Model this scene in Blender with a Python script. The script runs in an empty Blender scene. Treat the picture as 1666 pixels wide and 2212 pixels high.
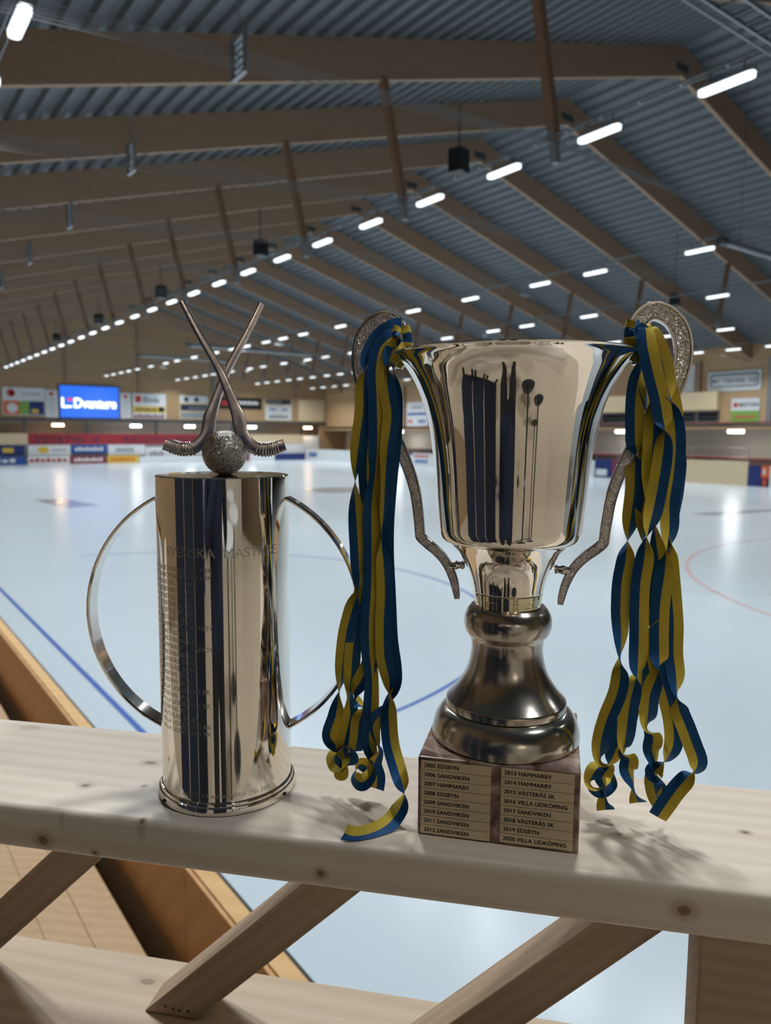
import bpy, bmesh, math, random
from mathutils import Vector, Matrix
random.seed(7)
sc = bpy.context.scene
COL = sc.collection
pi = math.pi

# ------------------------------------------------------------------ camera
F_PX, CX, CY = 1580.0, 833.0, 1106.0
ZC = 4.5                                   # camera height above the ice
PITCH = math.atan(167 / F_PX); YAW = math.radians(36.53); ROLL = math.radians(0.3)
FW = Vector((math.sin(YAW) * math.cos(PITCH), math.cos(YAW) * math.cos(PITCH), -math.sin(PITCH)))
R0 = Vector((math.cos(YAW), -math.sin(YAW), 0)); U0 = R0.cross(FW)
RT = R0 * math.cos(ROLL) + U0 * math.sin(ROLL); UP = U0 * math.cos(ROLL) - R0 * math.sin(ROLL)
CAM = Vector((0, 0, ZC))
cd = bpy.data.cameras.new('camera'); cam = bpy.data.objects.new('camera', cd); COL.objects.link(cam)
cam.matrix_world = Matrix(((RT.x, UP.x, -FW.x, 0), (RT.y, UP.y, -FW.y, 0), (RT.z, UP.z, -FW.z, ZC), (0, 0, 0, 1)))
cd.sensor_fit = 'VERTICAL'; cd.sensor_height = 36.0; cd.lens = F_PX / 2212 * 36.0
cd.clip_start = 0.02; cd.clip_end = 400
cd.dof.use_dof = True; cd.dof.focus_distance = 0.70; cd.dof.aperture_fstop = 7.0
sc.camera = cam

# ------------------------------------------------------------------ world, view, light levels
w = bpy.data.worlds.new('world'); sc.world = w; w.use_nodes = True
w.node_tree.nodes['Background'].inputs[0].default_value = (0.55, 0.6, 0.7, 1)
w.node_tree.nodes['Background'].inputs[1].default_value = 0.02
sc.view_settings.view_transform = 'Standard'; sc.view_settings.look = 'None'
sc.view_settings.gamma = 1.0; sc.view_settings.use_curve_mapping = False
sc.view_settings.exposure = 0.13
LAMP_POWER = 190.0                        # watts of each hall lamp (downward area light in the lamp)
LAMP_GLOW = 2.0                            # glow of its diffuser
ROOM_POWER = 8.0                           # emission of the unseen fill lamps added on the platform wall
try:
    sc.cycles.use_denoising = True
    sc.cycles.max_bounces = 4; sc.cycles.diffuse_bounces = 2; sc.cycles.glossy_bounces = 3
    sc.cycles.caustics_reflective = False; sc.cycles.caustics_refractive = False
    sc.cycles.sample_clamp_indirect = 6.0
except Exception: pass

# ------------------------------------------------------------------ helpers
def tag(o, label=None, cat=None, group=None, kind=None):
    if label: o['label'] = label
    if cat: o['category'] = cat
    if group: o['group'] = group
    if kind: o['kind'] = kind
    return o
def empty(name, loc=(0, 0, 0), rz=0.0, parent=None):
    o = bpy.data.objects.new(name, None); COL.objects.link(o); o.location = loc; o.rotation_euler = (0, 0, rz)
    o.empty_display_size = 0.05
    if parent: o.parent = parent
    return o
def link(name, me, parent=None, loc=None, rz=None):
    o = bpy.data.objects.new(name, me); COL.objects.link(o)
    if parent: o.parent = parent
    if loc is not None: o.location = loc
    if rz is not None: o.rotation_euler = (0, 0, rz)
    return o

class MB:
    def __init__(s): s.v = []; s.f = []; s.m = []
    def add(s, vs, fs, mi=0):
        b = len(s.v); s.v += [tuple(x) for x in vs]
        s.f += [tuple(b + i for i in f) for f in fs]; s.m += [mi] * len(fs); return s
    def box(s, x0, x1, y0, y1, z0, z1, mi=0):
        vs = [(x, y, z) for x in (x0, x1) for y in (y0, y1) for z in (z0, z1)]
        return s.add(vs, [(0, 1, 3, 2), (4, 6, 7, 5), (0, 4, 5, 1), (2, 3, 7, 6), (0, 2, 6, 4), (1, 5, 7, 3)], mi)
    def bar(s, p, q, a, b, up=(0, 0, 1), mi=0):
        p, q = Vector(p), Vector(q); t = (q - p).normalized(); u = Vector(up)
        if abs(t.dot(u)) > .98: u = Vector((1, 0, 0))
        x = t.cross(u).normalized(); y = x.cross(t)
        vs = [c + x * (i * a / 2) + y * (j * b / 2) for c in (p, q) for i, j in ((-1, -1), (1, -1), (1, 1), (-1, 1))]
        return s.add(vs, [(3, 2, 1, 0), (4, 5, 6, 7), (0, 1, 5, 4), (1, 2, 6, 5), (2, 3, 7, 6), (3, 0, 4, 7)], mi)
    def tube(s, pts, r, n=8, mi=0, cap=True):
        pts = [Vector(p) for p in pts]; rs = r if isinstance(r, (list, tuple)) else [r] * len(pts)
        b = len(s.v); k = len(pts); ref = None
        for i, p in enumerate(pts):
            t = (pts[min(i + 1, k - 1)] - pts[max(i - 1, 0)]).normalized()
            if ref is None: ref = Vector((0, 0, 1)) if abs(t.z) < .9 else Vector((1, 0, 0))
            x = t.cross(ref).normalized(); y = x.cross(t); ref = y if abs(t.dot(y)) < .9 else ref
            s.v += [tuple(p + (x * math.cos(2 * pi * j / n) + y * math.sin(2 * pi * j / n)) * rs[i]) for j in range(n)]
        for i in range(k - 1):
            for j in range(n):
                s.f.append((b + i * n + j, b + i * n + (j + 1) % n, b + (i + 1) * n + (j + 1) % n, b + (i + 1) * n + j)); s.m.append(mi)
        if cap:
            s.f.append(tuple(b + j for j in range(n))[::-1]); s.m.append(mi)
            s.f.append(tuple(b + (k - 1) * n + j for j in range(n))); s.m.append(mi)
        return s
    def lathe(s, prof, n=96, mi=0, c=(0, 0)):
        b = len(s.v); k = len(prof)
        for r, z in prof:
            s.v += [(c[0] + r * math.cos(2 * pi * j / n), c[1] + r * math.sin(2 * pi * j / n), z) for j in range(n)]
        for i in range(k - 1):
            for j in range(n):
                s.f.append((b + i * n + j, b + i * n + (j + 1) % n, b + (i + 1) * n + (j + 1) % n, b + (i + 1) * n + j)); s.m.append(mi)
        s.f.append(tuple(b + j for j in range(n))[::-1]); s.m.append(mi)
        s.f.append(tuple(b + (k - 1) * n + j for j in range(n))); s.m.append(mi)
        return s
    def prism(s, poly, z0, z1, mi=0, axis='z'):
        n = len(poly)
        P = {'z': lambda a, c, h: (a, c, h), 'y': lambda a, c, h: (a, h, c), 'x': lambda a, c, h: (h, a, c)}[axis]
        vs = [P(a, c, z0) for a, c in poly] + [P(a, c, z1) for a, c in poly]
        return s.add(vs, [tuple(range(n))[::-1], tuple(range(n, 2 * n))] + [(i, (i + 1) % n, n + (i + 1) % n, n + i) for i in range(n)], mi)
    def mesh(s, name, mats, smooth=None):
        me = bpy.data.meshes.new(name); me.from_pydata(s.v, [], s.f)
        for m in (mats if isinstance(mats, (list, tuple)) else [mats]): me.materials.append(m)
        if any(s.m): me.polygons.foreach_set('material_index', s.m)
        bm = bmesh.new(); bm.from_mesh(me); bmesh.ops.recalc_face_normals(bm, faces=bm.faces); bm.to_mesh(me); bm.free()
        if smooth is not None:
            me.polygons.foreach_set('use_smooth', [True] * len(me.polygons)); me.set_sharp_from_angle(angle=math.radians(smooth))
        me.update(); return me
    def build(s, name, mats, parent=None, smooth=None, loc=None, rz=None):
        return link(name, s.mesh(name, mats, smooth), parent, loc, rz)

def bevel_mesh(me, r, seg=2):
    bm = bmesh.new(); bm.from_mesh(me)
    bmesh.ops.bevel(bm, geom=list(bm.edges), offset=r, segments=seg, profile=.6, affect='EDGES')
    bm.to_mesh(me); bm.free(); me.update(); return me

def catmull(P, n=8):
    out = []; k = len(P)
    for i in range(k - 1):
        a, b, c, d = P[max(i - 1, 0)], P[i], P[i + 1], P[min(i + 2, k - 1)]
        for j in range(n):
            t = j / n
            out.append(tuple(.5 * (2 * b[q] + (c[q] - a[q]) * t + (2 * a[q] - 5 * b[q] + 4 * c[q] - d[q]) * t * t + (3 * b[q] - a[q] - 3 * c[q] + d[q]) * t ** 3) for q in range(len(b))))
    out.append(tuple(P[-1])); return out

ORD = ['nearest', 'second', 'third', 'fourth', 'fifth', 'sixth', 'seventh', 'eighth', 'ninth', 'tenth', 'eleventh', 'twelfth', 'thirteenth', 'fourteenth', 'fifteenth',
       'sixteenth', 'seventeenth', 'eighteenth', 'nineteenth', 'twentieth', 'twenty-first', 'twenty-second', 'twenty-third', 'twenty-fourth', 'twenty-fifth', 'twenty-sixth',
       'twenty-seventh', 'twenty-eighth', 'twenty-ninth', 'thirtieth', 'thirty-first', 'thirty-second', 'thirty-third', 'thirty-fourth']

# ------------------------------------------------------------------ materials
def srgb(r, g, b):
    f = lambda c: (c / 255 / 12.92) if c <= 10 else ((c / 255 + .055) / 1.055) ** 2.4
    return (f(r), f(g), f(b), 1)
def base(name):
    m = bpy.data.materials.new(name); m.use_nodes = True
    nt = m.node_tree; return m, nt, nt.nodes['Principled BSDF'], nt.links
def plain(name, col, rough=.5, metal=0.0, spec=.5, noise=0.0, nscale=8.0, bump=0.0, stretch=(1, 1, 1)):
    m, nt, b, L = base(name); N = nt.nodes
    b.inputs['Base Color'].default_value = col; b.inputs['Roughness'].default_value = rough
    b.inputs['Metallic'].default_value = metal; b.inputs['Specular IOR Level'].default_value = spec
    if noise or bump:
        tc = N.new('ShaderNodeTexCoord'); mp = N.new('ShaderNodeMapping'); mp.inputs['Scale'].default_value = stretch
        tx = N.new('ShaderNodeTexNoise'); tx.inputs['Scale'].default_value = nscale; tx.inputs['Detail'].default_value = 6
        L.new(tc.outputs['Object'], mp.inputs['Vector']); L.new(mp.outputs['Vector'], tx.inputs['Vector'])
        if noise:
            mx = N.new('ShaderNodeMixRGB'); mx.inputs[1].default_value = tuple(c * (1 - noise) for c in col[:3]) + (1,)
            mx.inputs[2].default_value = tuple(min(1, c * (1 + noise)) for c in col[:3]) + (1,)
            L.new(tx.outputs['Fac'], mx.inputs[0]); L.new(mx.outputs[0], b.inputs['Base Color'])
        if bump:
            bp = N.new('ShaderNodeBump'); bp.inputs['Strength'].default_value = bump; bp.inputs['Distance'].default_value = .01
            L.new(tx.outputs['Fac'], bp.inputs['Height']); L.new(bp.outputs['Normal'], b.inputs['Normal'])
    return m
def emit(name, col, strength):
    m, nt, b, L = base(name)
    b.inputs['Base Color'].default_value = (.05, .05, .05, 1); b.inputs['Emission Color'].default_value = col; b.inputs['Emission Strength'].default_value = strength
    return m
def wood(name, light, dark, grain=(1.5, 34, 34), rings=5.0, knots=(), rough=.55, scale=1.0, kcol=(.10, .05, .03, 1), bump=.15):
    """grain runs along the object's X axis; knots = (x, y, z, rx, ry, rz, strength) in object space"""
    m, nt, b, L = base(name); N = nt.nodes
    tc = N.new('ShaderNodeTexCoord'); mp = N.new('ShaderNodeMapping'); mp.inputs['Scale'].default_value = tuple(g * scale for g in grain)
    L.new(tc.outputs['Object'], mp.inputs['Vector'])
    n1 = N.new('ShaderNodeTexNoise'); n1.inputs['Scale'].default_value = 1.0; n1.inputs['Detail'].default_value = 5; n1.inputs['Distortion'].default_value = .6
    L.new(mp.outputs['Vector'], n1.inputs['Vector'])
    mp2 = N.new('ShaderNodeMapping'); mp2.inputs['Scale'].default_value = (grain[0] * .4 * scale, rings * 4 * scale, rings * 4 * scale)
    L.new(tc.outputs['Object'], mp2.inputs['Vector'])
    wv = N.new('ShaderNodeTexWave'); wv.wave_type = 'BANDS'; wv.bands_direction = 'DIAGONAL'; wv.inputs['Scale'].default_value = 1.0
    wv.inputs['Distortion'].default_value = 4.0; wv.inputs['Detail'].default_value = 3
    L.new(mp2.outputs['Vector'], wv.inputs['Vector'])
    ad = N.new('ShaderNodeMath'); ad.operation = 'MULTIPLY_ADD'; ad.inputs[1].default_value = .45
    L.new(wv.outputs['Fac'], ad.inputs[0]); L.new(n1.outputs['Fac'], ad.inputs[2])
    mr = N.new('ShaderNodeMapRange'); mr.inputs['From Min'].default_value = .35; mr.inputs['From Max'].default_value = 1.05
    L.new(ad.outputs[0], mr.inputs['Value'])
    mx = N.new('ShaderNodeMixRGB'); mx.inputs[1].default_value = light; mx.inputs[2].default_value = dark
    L.new(mr.outputs[0], mx.inputs[0]); out = mx.outputs[0]
    for (kx, ky, kz, rx, ry, rz, st) in knots:
        sb = N.new('ShaderNodeVectorMath'); sb.operation = 'SUBTRACT'; sb.inputs[1].default_value = (kx, ky, kz)
        dv = N.new('ShaderNodeVectorMath'); dv.operation = 'DIVIDE'; dv.inputs[1].default_value = (rx, ry, rz)
        ln = N.new('ShaderNodeVectorMath'); ln.operation = 'LENGTH'
        L.new(tc.outputs['Object'], sb.inputs[0]); L.new(sb.outputs[0], dv.inputs[0]); L.new(dv.outputs[0], ln.inputs[0])
        for lo, hi, col, f in ((.6, 1.0, kcol, st), (.9, 2.6, (.42, .26, .15, 1), .55 * st)):
            r2 = N.new('ShaderNodeMapRange'); r2.interpolation_type = 'SMOOTHSTEP'
            r2.inputs['From Min'].default_value = lo; r2.inputs['From Max'].default_value = hi
            r2.inputs['To Min'].default_value = f; r2.inputs['To Max'].default_value = 0
            L.new(ln.outputs['Value'], r2.inputs['Value'])
            m2 = N.new('ShaderNodeMixRGB'); m2.inputs[2].default_value = col
            L.new(r2.outputs[0], m2.inputs[0]); L.new(out, m2.inputs[1]); out = m2.outputs[0]
    L.new(out, b.inputs['Base Color']); b.inputs['Roughness'].default_value = rough
    bp = N.new('ShaderNodeBump'); bp.inputs['Strength'].default_value = bump; bp.inputs['Distance'].default_value = .001
    L.new(n1.outputs['Fac'], bp.inputs['Height']); L.new(bp.outputs['Normal'], b.inputs['Normal'])
    return m
def silver(name, col, rough, wob=0.0, wscale=6.0, tarn=None, tscale=9.0, tmin=.5, tmax=.7, orn=0.0, oscale=900.0, groove=.28):
    m, nt, b, L = base(name); N = nt.nodes
    b.inputs['Metallic'].default_value = 1.0; b.inputs['Base Color'].default_value = col; b.inputs['Roughness'].default_value = rough
    tc = N.new('ShaderNodeTexCoord')
    if tarn:
        tx = N.new('ShaderNodeTexNoise'); tx.inputs['Scale'].default_value = tscale; tx.inputs['Detail'].default_value = 8; tx.inputs['Roughness'].default_value = .6
        L.new(tc.outputs['Object'], tx.inputs['Vector'])
        r = N.new('ShaderNodeMapRange'); r.inputs['From Min'].default_value = tmin; r.inputs['From Max'].default_value = tmax
        L.new(tx.outputs['Fac'], r.inputs['Value'])
        mx = N.new('ShaderNodeMixRGB'); mx.inputs[1].default_value = col; mx.inputs[2].default_value = tarn
        L.new(r.outputs[0], mx.inputs[0]); L.new(mx.outputs[0], b.inputs['Base Color'])
        r2 = N.new('ShaderNodeMapRange'); r2.inputs['To Min'].default_value = rough; r2.inputs['To Max'].default_value = rough + .12
        L.new(r.outputs[0], r2.inputs['Value']); L.new(r2.outputs[0], b.inputs['Roughness'])
    if wob or orn:
        if orn:
            t2 = N.new('ShaderNodeTexNoise'); t2.inputs['Scale'].default_value = oscale; t2.inputs['Detail'].default_value = 2; t2.inputs['Distortion'].default_value = 2.5
        else:
            t2 = N.new('ShaderNodeTexNoise'); t2.inputs['Scale'].default_value = wscale; t2.inputs['Detail'].default_value = 1
        L.new(tc.outputs['Object'], t2.inputs['Vector'])
        bp = N.new('ShaderNodeBump'); bp.inputs['Strength'].default_value = orn or wob; bp.inputs['Distance'].default_value = .0016 if orn else .004
        L.new(t2.outputs['Fac'], bp.inputs['Height']); L.new(bp.outputs['Normal'], b.inputs['Normal'])
        if orn:                                # relief shade put into the colour: grooves of the chasing darkened
            g = N.new('ShaderNodeMapRange'); g.inputs['From Min'].default_value = .36; g.inputs['From Max'].default_value = .50
            L.new(t2.outputs['Fac'], g.inputs['Value'])
            gm = N.new('ShaderNodeMixRGB'); gm.inputs[1].default_value = tuple(c * groove for c in col[:3]) + (1,); gm.inputs[2].default_value = col
            L.new(g.outputs[0], gm.inputs[0]); L.new(gm.outputs[0], b.inputs['Base Color'])
    return m

M = {}
M['ice'] = plain('ice', (.56, .64, .70, 1), .22, 0, .35, noise=.04, nscale=.25)
M['steel_roof'] = plain('roof_sheet', (.125, .143, .157, 1), .45, .0, .4)
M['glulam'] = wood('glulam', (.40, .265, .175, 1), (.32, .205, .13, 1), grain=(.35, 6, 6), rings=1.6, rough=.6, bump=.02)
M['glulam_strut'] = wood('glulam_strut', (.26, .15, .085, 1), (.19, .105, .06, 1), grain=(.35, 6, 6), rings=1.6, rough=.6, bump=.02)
M['wall_wood'] = wood('wall_wood', (.47, .305, .165, 1), (.39, .25, .13, 1), grain=(.15, .15, 5), rings=.8, rough=.6, bump=.02)
M['wall_wood_side'] = wood('wall_wood_side', (.60, .40, .225, 1), (.52, .34, .18, 1), grain=(.15, .15, 5), rings=.8, rough=.6, bump=.02)
M['pale_ply'] = wood('pale_plywood', (.74, .60, .40, 1), (.68, .53, .33, 1), grain=(.3, .3, 3), rings=.5, rough=.55, bump=.02)
M['cream'] = plain('cream_paint', (.66, .60, .50, 1), .6, noise=.06, nscale=2)
M['grey_steel'] = plain('grey_steel', (.32, .34, .36, 1), .4, .6)
M['dark_steel'] = plain('dark_steel', (.10, .11, .12, 1), .4, .5)
M['tie'] = plain('tie_steel', (.15, .16, .17, 1), .5, .3)
M['black'] = plain('black_plastic', (.012, .012, .014, 1), .4)
M['white'] = plain('white_board', (.74, .76, .78, 1), .45)
M['navy'] = plain('navy_paint', (.012, .03, .16, 1), .45)
M['blue'] = plain('blue_paint', (.02, .09, .36, 1), .45)
M['red'] = plain('red_paint', (.36, .025, .035, 1), .5)
M['orange'] = plain('orange_paint', (.75, .13, .03, 1), .5)
M['purple'] = plain('maroon_paint', (.22, .035, .07, 1), .5)
M['yellow'] = plain('yellow_paint', (.72, .50, .06, 1), .5)
M['green'] = plain('green_paint', (.22, .42, .08, 1), .5)
M['greygreen'] = plain('grey_print', (.30, .33, .36, 1), .5)
M['letter_dark'] = plain('dark_lettering', (.03, .03, .07, 1), .5)
M['letter_grey'] = plain('grey_lettering', (.12, .15, .18, 1), .5)
M['letter_red'] = plain('red_lettering', (.6, .06, .05, 1), .5)
M['letter_white'] = plain('white_lettering', (.8, .8, .8, 1), .5)
M['letter_blue'] = plain('blue_lettering', (.06, .14, .42, 1), .5)
M['glass_dark'] = plain('window_glass', (.03, .04, .05, 1), .06, 0, .6)
M['lamp'] = emit('lamp_diffuser', (.90, .97, 1.0, 1), LAMP_GLOW)
M['lamp'].cycles.emission_sampling = 'NONE'
M['lamp_warm'] = emit('gallery_lamp_warm', (1.0, .62, .36, 1), 14.0)
M['lamp_cool'] = emit('gallery_lamp_cool', (.93, .97, 1.0, 1), 22.0)
M['screen'] = emit('screen_blue', (.012, .14, .80, 1), 1.05)
M['screen_text'] = emit('screen_white', (.85, .95, 1, 1), 2.2)
M['screen_red'] = emit('screen_red', (.9, .03, .12, 1), 1.1)
M['line_blue'] = plain('ice_line_blue', (.09, .17, .48, 1), .16)
M['line_red'] = plain('ice_line_red', (.66, .50, .52, 1), .16)
M['ice_grey'] = plain('ice_logo_grey', (.34, .38, .42, 1), .16)
M['board_orange'] = wood('board_varnished', (.66, .37, .16, 1), (.57, .30, .12, 1), grain=(5, .3, 5), rings=.5, rough=.5, bump=.03)
M['floor_ply'] = wood('walkway_plywood', (.54, .36, .20, 1), (.47, .30, .155, 1), grain=(9, 1.2, 9), rings=1.0, rough=.55, bump=.05)
M['floor_beige'] = plain('platform_floor', (.56, .47, .36, 1), .35, noise=.10, nscale=1.2)
M['silver'] = silver('polished_silver', (.93, .875, .80, 1), .035, wob=.05, wscale=7)
M['silver_cyl'] = silver('polished_silver_sheet', (.91, .86, .785, 1), .045, wob=.035, wscale=5, tarn=(.78, .72, .62, 1), tscale=14, tmin=.55, tmax=.8)
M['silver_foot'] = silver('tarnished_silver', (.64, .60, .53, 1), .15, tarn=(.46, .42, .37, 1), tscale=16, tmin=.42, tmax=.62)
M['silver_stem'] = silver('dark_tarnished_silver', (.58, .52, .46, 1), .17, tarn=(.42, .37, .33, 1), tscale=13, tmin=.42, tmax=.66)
M['silver_gold'] = silver('pale_gold_collar', (.80, .72, .52, 1), .07)
M['silver_dark'] = silver('oxidised_silver', (.80, .74, .74, 1), .15, tarn=(.52, .46, .47, 1), tscale=60, tmin=.45, tmax=.62)
M['silver_ball'] = silver('chased_silver', (.56, .53, .46, 1), .20, orn=1.0, oscale=260)
M['silver_orn'] = silver('ornate_silver', (.95, .91, .90, 1), .12, orn=1.0, oscale=270, groove=.55)
M['silver_rim'] = silver('silver_rim', (.80, .76, .72, 1), .10)
M['engrave'] = plain('engraving', (.55, .52, .47, 1), .38, .9)
M['plate'] = plain('brass_plate', (.88, .72, .48, 1), .34, .25, noise=.04, nscale=30)
M['ink'] = plain('black_engraving', (.02, .018, .016, 1), .5)
M['marble'] = None
M['rib_blue'] = plain('ribbon_blue', (.010, .105, .31, 1), .55, 0, .3, noise=.12, nscale=900)
M['rib_yellow'] = plain('ribbon_yellow', (.80, .60, .075, 1), .6, 0, .25, noise=.10, nscale=60)
def marble():
    m, nt, b, L = base('brown_marble'); N = nt.nodes
    tc = N.new('ShaderNodeTexCoord'); a = N.new('ShaderNodeTexNoise'); a.inputs['Scale'].default_value = 26; a.inputs['Detail'].default_value = 10; a.inputs['Distortion'].default_value = 1.6
    L.new(tc.outputs['Object'], a.inputs['Vector']); r = N.new('ShaderNodeValToRGB'); e = r.color_ramp.elements
    e[0].position = .32; e[0].color = (.13, .065, .045, 1); e[1].position = .72; e[1].color = (.62, .50, .43, 1)
    x = e.new(.50); x.color = (.34, .21, .16, 1)
    L.new(a.outputs['Fac'], r.inputs[0]); L.new(r.outputs[0], b.inputs['Base Color']); b.inputs['Roughness'].default_value = .22
    return m
M['marble'] = marble()

# ------------------------------------------------------------------ local frame of the railing (x right along the rail, y away from the camera, z up from the rail top)
RA = math.radians(-47.9); RV = Vector((math.cos(RA), math.sin(RA), 0)); NV = Vector((-RV.y, RV.x, 0)); ZR = ZC - .37
def L2W(x, y, z): return Vector((0, 0, ZR + z)) + RV * x + NV * y
def ray(u, v): return FW + RT * ((u - CX) / F_PX) - UP * ((v - CY) / F_PX)
def onn(u, v, n):                          # pixel -> railing frame, at distance n across the rail
    d = ray(u, v); P = d * (n / d.dot(NV)); return (P.dot(RV), n, P.z + .37)
def onrail(u, v, z=0.0):
    d = ray(u, v); P = d * ((z - .37) / d.z); return (P.dot(RV), P.dot(NV), z)

# ------------------------------------------------------------------ lettering: all text curves are made first and turned to meshes at once
TEXT = {}
def want(key, body, size=1.0, bold=0.0, align='LEFT', spacing=1.0):
    TEXT[key] = (body, size, bold, align, spacing)
LIST = ['02  SANDVIKENS  AIK / BK', '03  SANDVIKENS  AIK / BK'] + ['%02d  EDSBYNS  IF / BF' % y for y in range(4, 9)] + [
    '09  VÄSTERÅS  SK/BK', '10  HAMMARBY IF BANDY', '11  SANDVIKENS AIK', '12  SANDVIKENS AIK', '13  HAMMARBY IF BANDY', '14  SANDVIKENS AIK',
    '15  VÄSTERÅS  SK/BK', '16  VÄSTERÅS  SK/BK', '17  EDSBYNS  IF/BF', '18  EDSBYNS  IF/BF', '19  VILLA LIDKÖPING BK', '20  EDSBYNS  IF/BF',
    '21  VILLA LIDKÖPING BK', '22  EDSBYNS  IF/BF', '23  VÄSTERÅS  SK/BK', '24  VILLA LIDKÖPING BK', '25  VILLA LIDKÖPING BK']
PLATES_L = ['2005 EDSBYN', '2006 SANDVIKEN', '2007 HAMMARBY', '2008 EDSBYN', '2009 SANDVIKEN', '2010 SANDVIKEN', '2011 SANDVIKEN', '2012 SANDVIKEN']
PLATES_R = ['2013 HAMMARBY', '2014 HAMMARBY', '2015 VÄSTERÅS SK', '2016 VILLA LIDKÖPING', '2017 SANDVIKEN', '2018 VÄSTERÅS SK', '2019 EDSBYN', '2020 VILLA LIDKÖPING']
want('title', 'SVENSKA  MÄSTARE', .0135, 0, 'CENTER', 1.0)
want('foot', 'INSTIFTAT AV SVENSKA SPEL 2002', .0058, 0, 'CENTER', 1.05)
for i, t in enumerate(LIST): want('list%d' % i, t, .0066, 0, 'LEFT', 1.02)
for i, t in enumerate(PLATES_L + PLATES_R): want('plate%d' % i, t, 0.0053, 0, 'LEFT', 1.03)
want('banner', 'EDSBYNS IF  -  HÄLSINGLANDS S', 1.25, .02, 'LEFT', 1.45)
want('led', 'Dventure', 2.0, .05, 'LEFT', .92); want('ledl', 'L', 2.0, .05, 'LEFT')
want('teknik', 'MY TEKNIK AB', .62, .012, 'CENTER', 1.12)
want('midthea', 'MIDTHEA', .48, .012, 'LEFT', 1.0)
want('elvida', 'Elvida', 1.1, .02, 'LEFT'); want('dnsam', 'DNSAM', .85, .02, 'LEFT')
tobs = {}
for k, (body, size, bold, align, sp) in TEXT.items():
    c = bpy.data.curves.new('txt', 'FONT'); c.body = body; c.size = size; c.align_x = align; c.space_character = sp
    c.resolution_u = 3; c.offset = bold
    o = bpy.data.objects.new('txt', c); COL.objects.link(o); tobs[k] = o
dg = bpy.context.evaluated_depsgraph_get(); dg.update()
TM = {}
for k, o in tobs.items():
    me = bpy.data.meshes.new_from_object(o.evaluated_get(dg)); TM[k] = ([tuple(v.co) for v in me.vertices], [tuple(p.vertices) for p in me.polygons]); bpy.data.meshes.remove(me)
for o in tobs.values():
    c = o.data; bpy.data.objects.remove(o); bpy.data.curves.remove(c)
def text_mesh(key, name, mat, fn, parent=None, bold=0):
    v, f = TM[key]
    if bold: n_ = len(v); v = list(v) + [(p[0] + bold, p[1], p[2]) for p in v] + [(p[0] + bold / 2, p[1] + bold / 2, p[2]) for p in v]; f = list(f) + [tuple(i + n_ for i in q) for q in f] + [tuple(i + 2 * n_ for i in q) for q in f]
    me = bpy.data.meshes.new(name); me.from_pydata([tuple(fn(p)) for p in v], [], f); me.materials.append(mat); me.update()
    return link(name, me, parent)

# ================================================================== SETTING: the ice hall
XR, ZRB, SL = 34.9, 22.44, .286            # ridge line, height of the rafter underside there, roof slope
XL, XW, YE, YN = -6.0, 71.5, 115.2, -22.0
zb = lambda x: ZRB - SL * abs(x - XR)
RD = 1.42                                   # rafter depth
ice = MB(); ice.box(2.02, 66.45, -16, 114.0, -.1, 0)
floor = tag(ice.build('floor_ice', M['ice']), 'wide pale blue sheet of indoor ice', kind='structure')
def line_strip(name, pts, wd, mat, closed=False):
    mb = MB(); n = len(pts); vs = []
    for i, p in enumerate(pts):
        a = Vector(pts[(i - 1) % n if closed else max(i - 1, 0)]); b = Vector(pts[(i + 1) % n if closed else min(i + 1, n - 1)])
        t = (b - a).normalized(); q = Vector((-t.y, t.x)) * wd / 2; p = Vector(p)
        vs += [(p.x - q.x, p.y - q.y, .003), (p.x + q.x, p.y + q.y, .003)]
    fs = [(2 * i, 2 * i + 1, 2 * i + 3, 2 * i + 2) for i in range(n - 1)]
    if closed: fs.append((2 * n - 2, 2 * n - 1, 1, 0))
    mb.add(vs, fs); return mb.build(name, mat, floor)
circ = lambda cx, cy, r, a0=0, a1=360, n=72: [(cx + r * math.cos(math.radians(a0 + (a1 - a0) * i / n)), cy + r * math.sin(math.radians(a0 + (a1 - a0) * i / n))) for i in range(n + (0 if a1 - a0 == 360 else 1))]
line_strip('blue_line', [(3.4, 9.4), (3.62, 112)], .10, M['line_blue'])
line_strip('blue_circle', circ(5.2, 18.6, 9.6, -86, 80), .09, M['line_blue'])
line_strip('red_circle', circ(30.2, 3.0, 12.9), .14, M['line_red'], True)
line_strip('thin_red_circle', circ(25, 14.4, 5.9), .05, M['line_red'], True)
line_strip('thin_line', [(3.6, 33), (66, 33)], .05, M['line_red'])
lg = MB(); lg.add([(10.2, 53.6, .004), (12.1, 53.6, .004), (12.7, 47.2, .004), (10.5, 46.6, .004)], [(3, 2, 1, 0)]); lg.build('printed_logo', M['ice_grey'], floor)
lg = MB(); lg.add([(p[0] * 1.0, p[1], .004) for p in circ(32.4, 49.8, 3.0, n=40)], [tuple(range(40))]); lg.build('printed_logo', M['ice_grey'], floor)
lg = MB(); lg.add([(39.6, 23.6, .004), (39.9, 22.2, .004), (47, 21.2, .004), (47, 22.0, .004)], [(0, 1, 2, 3)]); lg.build('printed_logo', M['ice_grey'], floor)
# concrete around the ice, and the stands' ground
tag(MB().box(66.45, 80, YN, 121, -.3, -.02).build('floor_side', plain('concrete', (.25, .24, .23, 1), .7)), 'grey concrete ground along the far side', kind='structure')
tag(MB().box(XL, 66.45, 114.0, 121, -.3, -.02).build('floor_end', bpy.data.materials['concrete']), 'grey concrete ground behind the end boards', kind='structure')
tag(MB().box(XL, 2.02, YN, 114.0, -.3, -.01).build('floor_near', bpy.data.materials['concrete']), 'grey concrete ground on the near side', kind='structure')

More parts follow.
